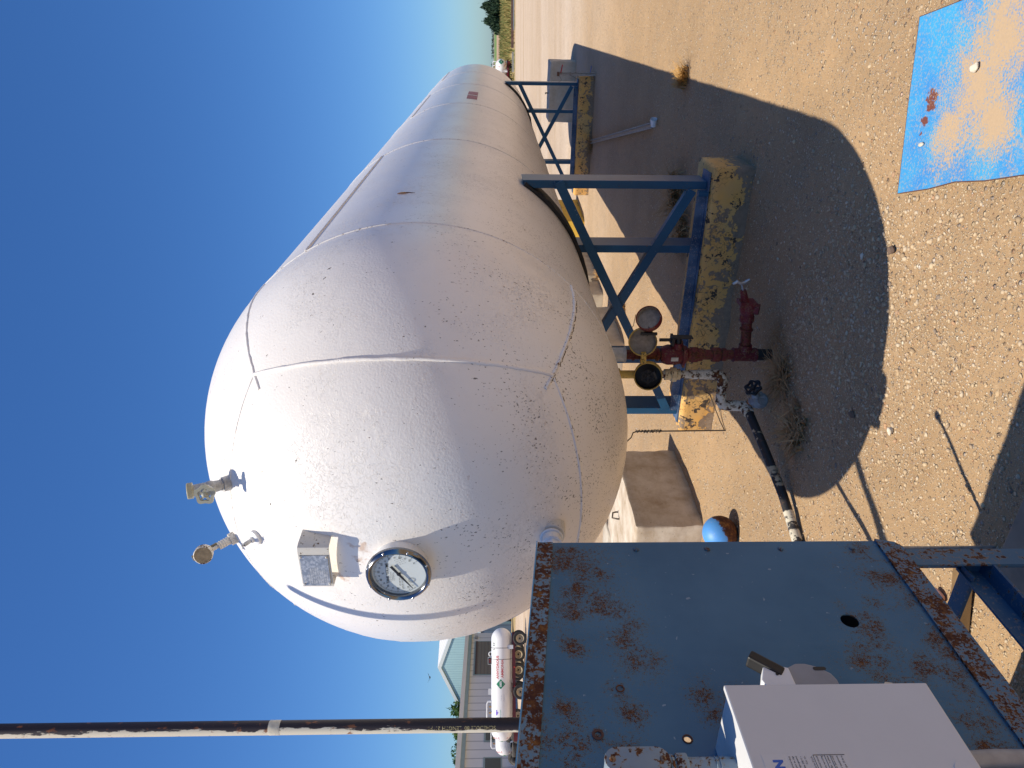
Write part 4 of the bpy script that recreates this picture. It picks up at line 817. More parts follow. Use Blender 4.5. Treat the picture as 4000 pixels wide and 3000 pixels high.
cb = thing('conduit_body', 'weathered grey conduit fitting with an oval cover above the switch box', 'conduit', (0.74, -2.468, 1.48))
M['galvw'] = rusty('weathered_galv', (0.15, 0.20, 0.25), 0.0, 30, 0.55, [(0.78, -2.45, 1.50, .035), (0.78, -2.455, 1.54, .02), (0.75, -2.46, 1.475, .04)], (0.26, 0.33, 0.38), (0.3, 0.22, 0.12), 0.60, 0.3)
PC = V(0.725, -2.472, 1.545)
MB().prism(pill(0, 0.024, 0.034), PC, (0, 1, 0), (0, 0, 1), (0.047, 0, 0)).build('body', M['galvw'], cb, 40, 0.004)
MB().prism(pill(0, 0.025, 0.034), PC + V(0.0475, 0, 0), (0, 1, 0), (0, 0, 1), (0.006, 0, 0)).build('cover', M['galvw'], cb, 40, 0.002)
for z in (0.045, -0.045): MB().ball(PC + V(0.0535, 0, z), 0.006, 12, 8, (0.6, 1, 1)).build('screw', rusty('rusty_screw', (0.12, 0.07, 0.05), 0.1), cb, 60)
MB().cyl((0.745, -2.470, 1.500), (0.745, -2.470, 1.364), 0.020, None, 24).ring((0.745, -2.470, 1.395), (0, 0, 1), 0.0205, 0.0012, 24, 6).ring((0.745, -2.470, 1.402), (0, 0, 1), 0.0205, 0.0012, 24, 6).build('conduit', M['galvw'], cb, 40)
hexn((0.745, -2.470, 1.452), (0, 0, 1), 0.027, 0.022, 8).ring((0.745, -2.470, 1.481), (0, 0, 1), 0.022, 0.004, 24, 6).build('union_nut', M['galvw'], cb, 30)
lc = MB().tube([(0.722, -2.445, 0.996), (0.722, -2.445, 0.93), (0.720, -2.44, 0.86), (0.712, -2.437, 0.77), (0.70, -2.435, 0.60), (0.69, -2.44, 0.3), (0.68, -2.45, -0.02)], 0.0165, 18).build('drop_conduit', simple('conduit_grey', (0.33, 0.34, 0.36), 0.5, 0.3, 0.15, 30), None, 50)
tag(lc, 'smooth grey conduit dropping from under the switch box', 'conduit')

# tall vent pipe
vp = thing('vent_pipe', 'tall black steel pipe with flaking white paint, standing upright on the left', 'pipe', (-0.54, -1.39, 0))
MB().tube([(-0.542, -1.39, -0.05), (-0.54, -1.39, 1.6), (-0.54, -1.39, 2.9), (-0.54, -1.39, 4.10)], 0.0268, 28).build('pipe_shaft', M['bpipe'], vp, 50)
MB().lathe([(0.0272, 2.63), (0.0276, 2.632), (0.0276, 2.672), (0.0272, 2.674)], (-0.54, -1.39, 0), (0, 0, 1), 28).build('tape_band', M['whitewrap'], vp, 40)
pdir = (V(CAM.x, CAM.y, 0) - V(-0.54, -1.39, 0)).normalized(); pr_ = V(-pdir.y, pdir.x, 0)
def wrap_pipe(p):
    x = (p - V(-0.54, -1.39, 0)).dot(pr_); a = x / 0.0268 - 0.12
    d = pdir * math.cos(a) + pr_ * math.sin(a); return V(-0.54, -1.39, p.z) + d * 0.0272
text([("SCHEDULE 80  LENGTH 21' FT", 0.020, V(-0.54, -1.39, 1.79), UZ, -pr_, 'LEFT')], 'lettering', simple('stencil_yellow', (0.50, 0.42, 0.20), 0.7, 0, 0.3, 60), vp, wrap_pipe)
kn = thing('knob_rod', 'thin upright rod with a knob behind the blue cabinet', 'rod', (-0.005, 0, 0)); kn.location = (0.262, -1.305, 0); OFF[kn.name] = V(kn.location)
MB().cyl((0.262, -1.305, -0.05), (0.262, -1.305, 1.46), 0.009).build('rod', M['steel'], kn, 40); MB().ball((0.262, -1.305, 1.465), 0.022, 14, 10).build('knob', M['blackmetal'], kn, 60)
lp = MB().tube([(-0.30, -1.0, -0.02), (-0.427, -0.647, 1.2)], 0.016, 12).build('leaning_pole', M['steel'], None, 50); tag(lp, 'thin steel pole leaning behind the blue cabinet', 'pole')

# ------------------------------------------------------------------ things on the ground
sp_ = MB(); o_ = [(1.967, 0.018), (1.62, -0.055), (1.275, -0.148), (1.34, -0.36), (1.40, -0.52), (1.44, -0.70), (1.50, -0.90), (1.60, -1.2), (2.35, -1.3), (2.10, -0.55), (2.03, -0.28)]
def plz(x, y): return 0.031 + 0.012 * math.sin(2.2 * x + 1.0) + 0.006 * math.sin(5 * y)
t = NT('dusty_blue_plate'); a1 = t.noise(7, 6, 0.65); b1_ = t.noise(120, 4, 0.65); sz = t.n('SeparateXYZ'); t.set(sz.inputs[0], t.pos())
dust = t.spots([(1.75, -0.50, 0, 0.42), (1.55, -0.42, 0, 0.26), (1.9, -0.55, 0, 0.45), (1.62, -0.65, 0, 0.3)])
dm = t.mr(t.mth('ADD', t.mth('MULTIPLY', dust, 0.42), t.mth('MULTIPLY_ADD', b1_, 0.75, t.mth('MULTIPLY', a1, 0.45))), 0.77, 0.92)
rs = t.mr(t.mth('ADD', t.noise(26, 6, 0.65), t.mth('MULTIPLY', t.spots([(1.66, -0.215, 0, .085), (1.58, -0.20, 0, .06), (1.33, -0.43, 0, .03), (1.53, -0.20, 0, .04), (1.47, -.17, 0, .03)]), 0.45)), 0.72, 0.75)
bc = t.mix(t.mr(t.noise(4, 4, 0.6), 0.35, 0.65), (0.05, 0.34, 0.60), (0.045, 0.23, 0.55)); bc = t.mix(t.mr(t.noise(90, 4, 0.65), 0.50, 0.66, 0, 0.6), bc, (0.40, 0.36, 0.27))
bc = t.mix(rs, bc, (0.17, 0.055, 0.035)); bc = t.mix(dm, bc, t.mix(b1_, (0.40, 0.28, 0.165), (0.50, 0.365, 0.225)))
M['plate_blue'] = t.done(bc, t.mr(dm, 0, 1, 0.4, 0.95), t.bump(t.mth('MULTIPLY_ADD', b1_, 0.5, dm), 0.3, 0.003))
bm = bmesh.new(); vs = [bm.verts.new((x, y, 0)) for x, y in o_]; fa = bm.faces.new(vs)
bmesh.ops.triangulate(bm, faces=[fa]); bmesh.ops.subdivide_edges(bm, edges=bm.edges[:], cuts=4, use_grid_fill=True); bmesh.ops.triangulate(bm, faces=bm.faces[:])
for v in bm.verts: v.co.z = plz(v.co.x, v.co.y)
ex = bmesh.ops.extrude_face_region(bm, geom=bm.faces[:])
for v in ex['geom']:
    if isinstance(v, bmesh.types.BMVert): v.co.z += 0.004
bmesh.ops.recalc_face_normals(bm, faces=bm.faces[:])
me = bpy.data.meshes.new('steel_sheet'); bm.to_mesh(me); bm.free(); me.materials.append(M['plate_blue'])
ss = bpy.data.objects.new('steel_sheet', me); COL.objects.link(ss); OFF[ss.name] = V(0, 0, 0)
MB().tube([V(x, y, plz(x, y) + 0.002) for a_, b_ in zip(o_, o_[1:] + o_[:1]) for x, y in [(a_[0] + (b_[0] - a_[0]) * q / 5, a_[1] + (b_[1] - a_[1]) * q / 5) for q in range(5)]] + [V(o_[0][0], o_[0][1], plz(*o_[0]) + 0.002)], 0.0028, 6).build('rusty_rim', simple('sheet_rim', (0.10, 0.045, 0.035), 0.85), ss, 0)
tag(ss, 'bright blue steel sheet lying on the gravel, half covered in dust', 'sheet')
def stone(x, y, z, r, mat, label, name='stone', sc=(1, 0.8, 0.65)):
    bm = bmesh.new(); bmesh.ops.create_icosphere(bm, subdivisions=3, radius=r); rr = random.Random(label)
    ph = [rr.uniform(0, 6) for _ in range(6)]
    for v in bm.verts:
        n = v.co.normalized(); k = 1 + 0.13 * math.sin(3 * n.x + ph[0]) + 0.11 * math.sin(4 * n.y + ph[1]) + 0.10 * math.sin(5 * n.z + ph[2] + 2 * n.x) + 0.04 * math.sin(11 * n.x + 9 * n.y + ph[3])
        v.co = V(v.co.x * sc[0] * k, v.co.y * sc[1] * k, v.co.z * sc[2] * k)
    me = bpy.data.meshes.new(name); bm.to_mesh(me); bm.free()
    for p in me.polygons: p.use_smooth = True
    o = bpy.data.objects.new(name, me); COL.objects.link(o); me.materials.append(mat); o.location = (x, y, z + r * sc[2] * 0.8); o.rotation_euler.z = rr.uniform(0, 6)
    return tag(o, label, 'stone')
stone(1.80, -0.455, plz(1.80, -.455) + 0.004, 0.019, M['rock'], 'larger pale stone lying on the dusty part of the blue sheet')
stone(1.495, -0.235, plz(1.495, -.235) + 0.004, 0.012, M['rock'], 'small pale stone lying on the clean part of the blue sheet')
stone(1.03, -0.19, 0, 0.020, M['darkrock'], 'dark brown stone on the gravel between tank shadow and blue sheet')
stone(0.20, -0.22, 0, 0.017, M['darkrock'], 'dark stone at the rounded edge of the tank shadow', sc=(1, 1, 0.8))
stone(-0.105, -1.163, 0, 0.026, M['pink'], 'smooth pink stone on the gravel under the blue cabinet', sc=(0.8, 1.3, 0.7))
stone(0.93, 0.05, 0, 0.014, M['rock'], 'white stone on the gravel beside the dark stone'); stone(0.30, -.55, 0, 0.018, M['rock'], 'tan stone on the sunlit gravel between pipe shadow and rod shadow')

# blue float-like steel ball on the gravel
t = NT('ball_paint'); nm = t.n('NewGeometry').outputs['Normal']; dd = t.vm('DOT_PRODUCT', nm, V(0.35, 0.25, -0.85).normalized()[:], out='Value')
rm = t.mr(t.mth('MULTIPLY_ADD', t.noise(18, 6, 0.65), 0.7, dd), 0.30, 0.36); ch = t.mr(t.noise(40, 5, 0.6), 0.68, 0.70)
cc = t.mix(ch, t.mix(t.noise(5), (0.06, 0.24, 0.62), (0.10, 0.33, 0.70)), (0.55, 0.40, 0.25)); cc = t.mix(rm, cc, t.ramp(t.mr(t.noise(22, 6, 0.7), 0.3, 0.7), RUST))
M['ball'] = t.done(cc, t.mr(rm, 0, 1, 0.5, 0.9), t.bump(t.mth('MULTIPLY', rm, t.noise(60)), 0.4, 0.004))
bl_ = MB().ball((-1.46, 0.92, 0.11), 0.128, 40, 24).build('steel_ball', M['ball'], None, 60); tag(bl_, 'round blue steel ball with a rusted side, at the cabinet edge', 'ball')

# thin rod with wire beside the near footing
rd = thing('wire_stake', 'thin dark upright stake with wire wound round it, left of the near footing', 'stake', (-0.88, 1.44, 0))
MB().cyl((-0.88, 1.44, -0.05), (-0.895, 1.45, 0.70), 0.0055).build('stake_shaft', M['wire'], rd, 40)
hx = [V(-0.893 + (0.006 + 0.008 * random.random()) * math.cos(i * 0.9), 1.449 + (0.006 + 0.008 * random.random()) * math.sin(i * 0.9), 0.50 + 0.0034 * i + random.gauss(0, 0.004)) for i in range(58)]
MB().tube(hx, 0.004, 6).tube([(-0.895, 1.45, 0.69), (-0.90, 1.44, 0.72), (-0.93, 1.42, 0.735), (-0.955, 1.40, 0.77)], 0.005, 6).build('wire_winding', M['wire'], rd, 50)
MB().tube([(-0.88, 1.44, 0.01), (-0.84, 1.52, 0.03), (-0.76, 1.62, 0.06), (-0.70, 1.70, 0.08), (-0.695, 1.725, 0.11)], 0.004, 6).build('loose_wire', M['wire'], rd, 50)
# steel posts and small litter near the far stand
up = thing('channel_post', 'white steel channel post with a red rod, upright against the far footing', 'post', (1.09, 10.34, 0))
def channel(p0, p1, wd, nrm):
    p0, p1, nrm = V(p0), V(p1), V(nrm).normalized(); d = (p1 - p0).normalized(); x = d.cross(nrm)
    return MB().prism([(-wd / 2, 0.018), (-wd / 2, -0.012), (-wd / 4, -0.02), (wd / 4, -0.02), (wd / 2, -0.012), (wd / 2, 0.018), (wd / 2 - 0.006, 0.018), (wd / 4, -0.013), (-wd / 4, -0.013), (-wd / 2 + 0.006, 0.018)], p0, x, nrm, p1 - p0)
channel((1.085, 10.33, -0.05), (1.085, 10.33, 0.67), 0.055, (0.3, -0.95, 0)).build('post_channel', M['galvpost'], up, 0)
MB().box((1.05, 10.30, 0.645), (1.12, 10.36, 0.685)).build('post_cap', rusty('cap_rust', (0.12, 0.04, 0.03), 0.1), up, 0)
MB().cyl((1.10, 10.32, 0.62), (1.235, 10.32, 0.595), 0.010).build('red_rod', M['redrod'], up, 40); MB().cyl((1.08, 10.35, 0.10), (1.22, 10.35, 0.085), 0.006).build('blue_rod', M['bluerod'], up, 40)
MB().tube([(1.08, 10.32, 0.655), (0.99, 10.31, 0.60), (0.945, 10.30, 0.66)], 0.003, 6).tube([(1.08, 10.30, 0.47), (0.98, 10.29, 0.27), (0.87, 10.28, 0.11)], 0.003, 6).build('tie_wire', M['wire'], up, 60)
ch_ = channel((-0.03, 10.20, 0.035), (0.885, 5.15, 0.035), 0.062, (0, 0.1, 1)).build('channel_bar', M['galvpost'], None, 0); tag(ch_, 'long white steel channel bar lying on the ground between the stands', 'bar')
cp = MB().lathe([(0.0, 0.0), (0.028, 0.0), (0.038, 0.085), (0.036, 0.085), (0.026, 0.004), (0.0, 0.004)], (0.905, 4.98, 0.038), (0.9, -0.38, 0.12), 24).build('paper_cup', M['white'], None, 40); tag(cp, 'white paper cup lying at the end of the long channel bar', 'cup')
pk = MB().bar((-0.24, -1.38, 0.03), (0.16, -1.23, 0.03), 0.06, 0.04).build('wood_plank', M['wood'], None, 0); tag(pk, 'short brown wooden plank on the ground under the cabinet frame', 'plank')
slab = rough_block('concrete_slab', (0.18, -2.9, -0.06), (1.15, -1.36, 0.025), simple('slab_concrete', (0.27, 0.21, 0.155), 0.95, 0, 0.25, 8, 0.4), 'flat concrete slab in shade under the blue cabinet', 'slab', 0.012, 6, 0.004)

def weed(x, y, z, r, h, n, mat, name, label, wdt=0.004, flat=0.6, group=None):
    vs = []; fs = []; rr = random.Random(label)
    for i in range(n):
        a = rr.uniform(0, 6.283); L = rr.uniform(0.5, 1.0); st_ = V(rr.gauss(0, r * 0.35), rr.gauss(0, r * 0.35), 0); d = V(math.cos(a), math.sin(a), 0); bend = rr.uniform(0.1, 1.0)
        sd_ = V(-d.y, d.x, 0) * wdt * rr.uniform(0.5, 1.2); k0 = len(vs); m = 5
        for j in range(m):
            s_ = j / (m - 1); p = st_ + d * (r * L * flat * (s_ ** (1 + bend)) * 1.3) + V(0, 0, h * L * (s_ - 0.35 * bend * s_ * s_)) + V(rr.gauss(0, 1), rr.gauss(0, 1), rr.gauss(0, 1)) * r * 0.04 * s_
            w_ = sd_ * (1 - 0.8 * s_); vs += [p - w_, p + w_]
        fs += [(k0 + 2 * j, k0 + 2 * j + 1, k0 + 2 * j + 3, k0 + 2 * j + 2) for j in range(m - 1)]
    me = bpy.data.meshes.new(name); me.from_pydata([tuple(v) for v in vs], [], fs); me.materials.append(mat)
    o = bpy.data.objects.new(name, me); COL.objects.link(o); o.location = (x, y, z); return tag(o, label, 'weed', group)
weed(1.47, 3.93, 0, 0.12, 0.14, 200, M['weed'], 'tumbleweed', 'golden dry tuft at the edge of the tank shadow', 0.006, 1.0)
weed(-1.57, 5.85, 0, 0.10, 0.12, 160, M['weed'], 'tumbleweed', 'golden dry tuft in sun seen through the stand braces', 0.006, 1.0)
weed(0.43, 3.75, 0, 0.30, 0.22, 190, M['weed2'], 'dry_weed', 'wispy dry weeds in shade behind the right post of the near stand', 0.008, 1.0)
weed(0.15, 3.35, 0, 0.26, 0.20, 170, M['weed2'], 'dry_weed', 'dense brown weeds in shade behind the near footing', 0.008, 1.0)
weed(-0.02, 0.62, 0, 0.17, 0.10, 170, M['weed2'], 'dry_weed', 'matted brown weed clump beside the black handwheel', 0.008, 1.0)
weed(-0.20, 0.30, 0, 0.15, 0.12, 180, M['weed2'], 'dry_weed', 'matted dark weed clump next to the pipe lying on the ground', 0.008, 1.0)
weed(0.14, 0.82, 0, 0.20, 0.05, 80, M['weed2'], 'dry_weed', 'thin straw scattered at the foot of the red pipe', 0.002, 1.1)
weed(-0.10, 10.25, 0, 0.18, 0.16, 200, M['weed2'], 'dry_weed', 'dark dry weed against the far footing', 0.004, 1.0)
weed(-1.85, 8.2, 0, 0.12, 0.14, 140, M['weed'], 'dry_weed', 'orange dry sprig at the foot of the white block', 0.004, 0.8)

# ------------------------------------------------------------------ trailers in the background
def wheel(c, ax, Rr, w, parent):
    ax = V(ax); o = MB().lathe([(Rr * 0.56, -w * 0.40), (Rr * 0.70, -w * 0.5), (Rr * 0.92, -w * 0.46), (Rr, -w * 0.30), (Rr * 1.0, w * 0.30), (Rr * 0.92, w * 0.46), (Rr * 0.70, w * 0.5), (Rr * 0.56, w * 0.40)], c, ax, 36, True).build('wheel', M['rubber'], parent, 40)
    MB().lathe([(0.0, w * 0.06), (Rr * 0.16, w * 0.16), (Rr * 0.20, w * 0.05), (Rr * 0.42, w * 0.10), (Rr * 0.50, w * 0.36), (Rr * 0.58, w * 0.42), (Rr * 0.58, -w * 0.40), (Rr * 0.3, -w * 0.3), (0.0, -w * 0.3)], c, ax, 28).build('rim', M['rim'], o, 30)
    MB().cyl(V(c) + ax * w * 0.05, V(c) + ax * w * 0.22, Rr * 0.13, None, 12).build('hub', M['blackmetal'], o, 30)
    return o
def nurse(name, label, loc, ang, Rt, L, zc, chassis, wr=0.37, marks=True, wheels=(-1.45, -0.65, 0.55, 1.45), endtext=True, group='white tank trailers'):
    """tank trailer built along local x, near side at local -y; head with lettering at -x"""
    r = thing(name, label, 'trailer', (0, 0, 0), group); h = L / 2 - Rt
    pf = [(Rt * math.sin(R(a)), -h - Rt * math.cos(R(a))) for a in np.linspace(0, 90, 16)] + [(Rt * math.sin(R(a)), h + Rt * math.cos(R(a))) for a in np.linspace(90, 0, 16)]
    tk_ = MB().lathe(pf, (0, 0, zc), (1, 0, 0), 64).build('tank', M['ntank'], r, 60)
    for x in (h * 0.55, h * 0.80): MB().lathe([(Rt, -0.012), (Rt + 0.004, -0.012), (Rt + 0.004, 0.012), (Rt, 0.012)], (x, 0, zc), (1, 0, 0), 64, True).build('tank_band', M['blackmetal'], tk_, 40)
    zf = zc - Rt - 0.02
    fr = MB()
    for y in (-0.38, 0.38): fr.box((-L * 0.42, y - 0.04, zf - 0.16), (L * 0.46, y + 0.04, zf))
    for x in (-L * 0.36, 0, L * 0.36): fr.box((x - 0.05, -0.38, zf - 0.13), (x + 0.05, 0.38, zf - 0.03))
    fr.box((-L * 0.5, -0.05, zf - 0.3), (-L * 0.40, 0.05, zf - 0.05))
    for x in (-L * 0.058, L * 0.41): fr.box((x - 0.09, -0.44, zf - 0.30), (x + 0.09, 0.44, zf - 0.06))
    fr.build('frame', chassis, r, 0)
    for x in (-L * 0.33, L * 0.33):
        for y in (-0.40, 0.40): MB().box((x - 0.10, y - 0.11, zf - 0.04), (x + 0.10, y + 0.11, zf + 0.22)).build('tank_foot', M['white'], r, 0)
    for x in (-L * 0.058, L * 0.41): MB().box((x - 0.05, -0.80, wr - 0.05), (x + 0.05, 0.80, wr + 0.05)).build('axle', chassis, r, 0)
    for x in (-L * 0.058, L * 0.41):
        for y in (-0.86, 0.86): wheel((x, y, wr), (0, -1 if y < 0 else 1, 0), wr, 0.24, r)
    gl = MB()
    for y in (-0.20, 0.20): gl.tube([(-2.0, y, zc + Rt - 0.08), (-2.0, y, zc + Rt + 0.18), (-1.9, y, zc + Rt + 0.24), (-1.0, y, zc + Rt + 0.24), (-0.9, y, zc + Rt + 0.18), (-0.9, y, zc + Rt - 0.05)], 0.028, 10)
    gl.tube([(-1.45, -0.20, zc + Rt + 0.24), (-1.45, 0.20, zc + Rt + 0.24)], 0.025, 8).build('guard_rail', M['white'], r, 50)
    vv = MB()
    for x in (-1.75, -1.45, -1.15): vv.cyl((x, 0, zc + Rt - 0.03), (x, 0, zc + Rt + 0.12), 0.045).cyl((x, -0.06, zc + Rt + 0.12), (x, 0.06, zc + Rt + 0.12), 0.02)
    vv.build('tank_valve', rusty('valve_brass', (0.35, 0.22, 0.10), 0.05), r, 40)
    if marks:
        MB().box((0.98, -0.16, zc + Rt - 0.02), (1.34, 0.10, zc + Rt + 0.19)).build('placard_box', M['greyp'], r, 0); MB().box((1.0, -0.166, zc + Rt + 0.0), (1.32, -0.161, zc + Rt + 0.17)).build('placard_board', M['black'], r, 0); text([('C4', 0.15, (1.16, -0.169, zc + Rt + 0.03), V(1, 0, 0), UZ, 'CENTER')], 'board_number', M['redt'], r)
        MB().box((-0.55, -0.10, zc + Rt - 0.02), (-0.25, 0.12, zc + Rt + 0.17)).build('valve_cover', M['greyp'], r, 0)
        MB().ring((1.50, 0, zc + Rt + 0.03), (0, 1, 0), 0.11, 0.025, 20, 8).build('lifting_lug', M['white'], r, 50)
        def wr_(p):   # lay flat lettering (x along, z height) onto the near side of the barrel
            a = p.z / Rt; return V(p.x, -(Rt + 0.004) * math.cos(a), zc + (Rt + 0.004) * math.sin(a))
        X_ = V(1, 0, 0)
        text([('ANHYDROUS', 0.19, (0.28, 0, 0.17), X_, UZ, 'LEFT', 0.006), ('AMMONIA', 0.19, (0.34, 0, -0.09), X_, UZ, 'LEFT', 0.004)], 'lettering', M['redt'], tk_, wr_)
        g2 = 24; ds = [V(0.02 + x, 0, 0.06 + z) for x, z in ((-0.25, 0), (0, -0.25), (0.25, 0), (0, 0.25))]; mb = MB()
        vs = []; fs = []
        for i in range(9):
            for j in range(9): p = ds[0] * (1 - i / 8) * (1 - j / 8) + ds[1] * (i / 8) * (1 - j / 8) + ds[2] * (i / 8) * (j / 8) + ds[3] * (1 - i / 8) * (j / 8); q = wr_(p); vs.append(q)
        fs = [(i * 9 + j, i * 9 + j + 1, i * 9 + j + 10, i * 9 + j + 9) for i in range(8) for j in range(8)]
        MB().add(vs, fs).build('placard', M['green'], tk_, 60)
        def wr2(p): q = wr_(p); return q + V(0, -0.004, 0)
        text([('1005', 0.15, (0.02, 0, 0.01), X_, UZ, 'CENTER', 0.006), ('2', 0.07, (0.02, 0, -0.13), X_, UZ, 'CENTER')], 'placard_number', M['white'], tk_, wr2)
        text([('C 33', 0.21, (1.70, 0, 0.42), X_, UZ, 'LEFT', 0.006)], 'fleet_number', simple('fleet_black', (0.05, 0.08, 0.07), 0.5), tk_, wr_)
        text([('Product data', 0.05, (-0.66, 0, 0.02), X_, UZ, 'CENTER'), ('in case of emergency call', 0.035, (-0.66, 0, -0.08), X_, UZ, 'CENTER'), ('the number on the tank', 0.035, (-0.66, 0, -0.15), X_, UZ, 'CENTER')], 'side_label', simple('side_print', (0.3, 0.32, 0.4), 0.5), tk_, wr_)
        text([('INHALATION HAZARD', 0.075, (-2.0, 0, 0.05), X_, UZ, 'LEFT')], 'hazard_lettering', M['greent'], tk_, wr_)
        vs = [wr_(V(x, 0, z)) for x, z in ((-1.50, 0.34), (-1.26, 0.34), (-1.24, 0.28), (-1.38, 0.19), (-1.52, 0.28))]; MB().add(vs, [(0, 1, 2, 3, 4)]).build('emblem', M['purple'], tk_, 0)
        for x, z in ((0.85, zf - 0.1), (-0.1, zf - 0.1)): MB().box((x - 0.04, -0.44, z - 0.04), (x + 0.04, -0.425, z + 0.04)).build('reflector', M['lamp'], r, 0)
    if endtext:
        def wh(p):     # flat (y, z) art pressed onto the -x head
            y, z = p.y, p.z; return V(-h - math.sqrt(max((Rt + 0.004) ** 2 - y * y - z * z, 1e-4)), y, zc + z)
        lt = []
        for word, r_, top in (('ANHYDROUS', 0.40 * Rt / 0.55, True), ('AMMONIA', 0.40 * Rt / 0.55, False)):
            for i, c_ in enumerate(word):
                a = R(90) + (len(word) / 2 - 0.5 - i) * R(17); 
                if not top: a = R(270) - (len(word) / 2 - 0.5 - i) * R(17)
                rad = V(0, -math.cos(a), math.sin(a)); tan = V(0, -math.sin(a), -math.cos(a))
                if not top: rad_, tan = -rad, -tan; lt.append((c_, 0.11, rad * (r_ + 0.07), tan, rad_, 'CENTER', 0.003))
                else: lt.append((c_, 0.11, rad * r_, tan, rad, 'CENTER', 0.003))
        text(lt, 'head_lettering', M['redt'], tk_, wh)
        vs = []
        for i in range(7):
            for j in range(7):
                u_, w_ = i / 6 - 0.5, j / 6 - 0.5; vs.append(wh(V(0, (u_ - w_) * 0.26, (u_ + w_) * 0.26)))
        MB().add(vs, [(i * 7 + j, i * 7 + j + 1, i * 7 + j + 8, i * 7 + j + 7) for i in range(6) for j in range(6)]).build('head_placard', M['green'], tk_, 60)
        text([('1005', 0.09, (0, 0, -0.035), V(0, -1, 0), UZ, 'CENTER', 0.004)], 'head_number', M['white'], tk_, lambda p: wh(p) + V(-0.006, 0, 0))
    r.location = loc; r.rotation_euler.z = ang
    return r
HEAD = math.atan2(RT.y, RT.x)                        # local x pointing to the photographer's right
nurse('tank_trailer', 'white tank trailer with green diamond and red lettering on a red chassis', BG(-16.2, 38.7), HEAD + R(17), 0.56, 5.7, 1.345, M['chassis'])
nurse('tank_trailer', 'white tank trailer on a blue chassis, partly hidden behind the lettered one', BG(-19.35, 42.4), HEAD + R(24), 0.53, 4.8, 1.16, M['bchassis'], marks=False)
nurse('tank_trailer', 'white tank trailer seen end on, far off past the tank', BG(29.3, 68), HEAD + R(98), 0.52, 4.6, 1.08, M['chassis'], marks=False)
mt = thing('wheeled_frame', 'dark red tandem axle frame parked behind the lettered trailer', 'trailer', (0, 0, 0))
MB().box((-1.2, -0.4, 0.55), (1.2, -0.3, 0.70)).box((-1.2, 0.3, 0.55), (1.2, 0.4, 0.70)).box((-0.9, -0.38, 0.62), (0.9, 0.38, 0.68)).build('frame', M['chassis'], mt, 0)
for x in (-0.42, 0.42):
    for y in (-0.8, 0.8): wheel((x, y, 0.38), (0, -1 if y < 0 else 1, 0), 0.38, 0.24, mt)
mt.location = BG(-15.85, 41.2); mt.rotation_euler.z = HEAD + R(10)

# heap of old tyres
ty = None
rr = random.Random(3)
tdat = [(-20.9, 41.0, .12, 0, 0), (-20.85, 41.0, .36, 6, 20), (-20.9, 40.9, .60, 4, 120), (-20.2, 41.3, .42, 72, 75), (-20.45, 41.6, .95, 62, 80), (-20.95, 41.6, 1.02, 55, 70), (-21.3, 40.6, .40, 66, 100), (-21.6, 41.3, .12, 0, 0), (-21.55, 41.3, .36, 5, 200), (-21.9, 41.9, .55, 70, 40), (-20.05, 40.7, .40, 78, 25), (-21.35, 42.0, .62, 40, 150)]
tl = ['on the ground, bottom of the front pile', 'second from the ground in the front pile', 'topmost in the front pile', 'standing against the trailer end', 'leaning high against the shed wall', 'topmost of the whole heap', 'upright at the near left of the heap', 'flat on the ground at the left of the heap', 'second one up at the left of the heap', 'standing at the far left of the heap', 'upright nearest to the blue chassis', 'slanting in the middle of the heap']
for (x, y, z, ti, az), l_ in zip(tdat, tl):
    if ty is None:
        ty = MB().lathe([(0.20, -0.10), (0.27, -0.125), (0.37, -0.115), (0.40, -0.07), (0.40, 0.07), (0.37, 0.115), (0.27, 0.125), (0.20, 0.10), (0.22, 0.08), (0.36, 0.06), (0.36, -0.06), (0.22, -0.08)], (0, 0, 0), (0, 0, 1), 32, True).build('old_tyre', M['dusty'], None, 40); o = ty
    else: o = ty.copy(); COL.objects.link(o)
    tag(o, 'worn dusty tyre ' + l_, 'tyre', 'heap of old tyres'); o.location = BG(x, y, z); o.rotation_euler = (R(ti), 0, R(az))

# ------------------------------------------------------------------ buildings
P0, P1 = BG(-27.3, 38.0), BG(-23.05, 66.3); wx = (P1 - P0).normalized(); wn_ = V(wx.y, -wx.x, 0); LW = (P1 - P0).length
if wn_.dot(V(CAM.x, CAM.y, 0) - P0) < 0: wn_ = -wn_
M['shedwall'] = ribs('shed_siding', (0.64, 0.63, 0.63), (0.3, 0.3, 0.32), tuple(wx), 0.92); M['fascia'] = simple('fascia', (0.72, 0.68, 0.60), 0.5, 0, 0.04, 2); M['trim'] = simple('grey_green_trim', (0.24, 0.31, 0.30), 0.5, 0, 0.08, 2)
sh = thing('white_shed', 'long low white sided shed with a cream fascia', 'building', P0)
def wp(a, z, d=0.0): return P0 + wx * a + wn_ * d + V(0, 0, z)
def wbox(a0, a1, z0, z1, d0, d1):
    mb = MB(); c = [wp(a, z, d) for d in (d0, d1) for z in (z0, z1) for a in (a0, a1)]
    return mb.add(c, [(0, 2, 3, 1), (4, 5, 7, 6), (0, 1, 5, 4), (2, 6, 7, 3), (0, 4, 6, 2), (1, 3, 7, 5)])
wbox(0, LW, -0.05, 3.95, -9, 0).build('wall', M['shedwall'], sh, 0)
wbox(-0.4, LW + 0.25, 4.02, 4.34, -9.2, 0.42).build('fascia', M['fascia'], sh, 0)
wbox(-0.4, LW + 0.2, 3.74, 4.02, 0.005, 0.36).build('eave_trim', M['trim'], sh, 0)
M['slat'] = ribs('roll_slats', (0.16, 0.13, 0.10), (0.05, 0.04, 0.035), (0, 0, 1), 0.30)
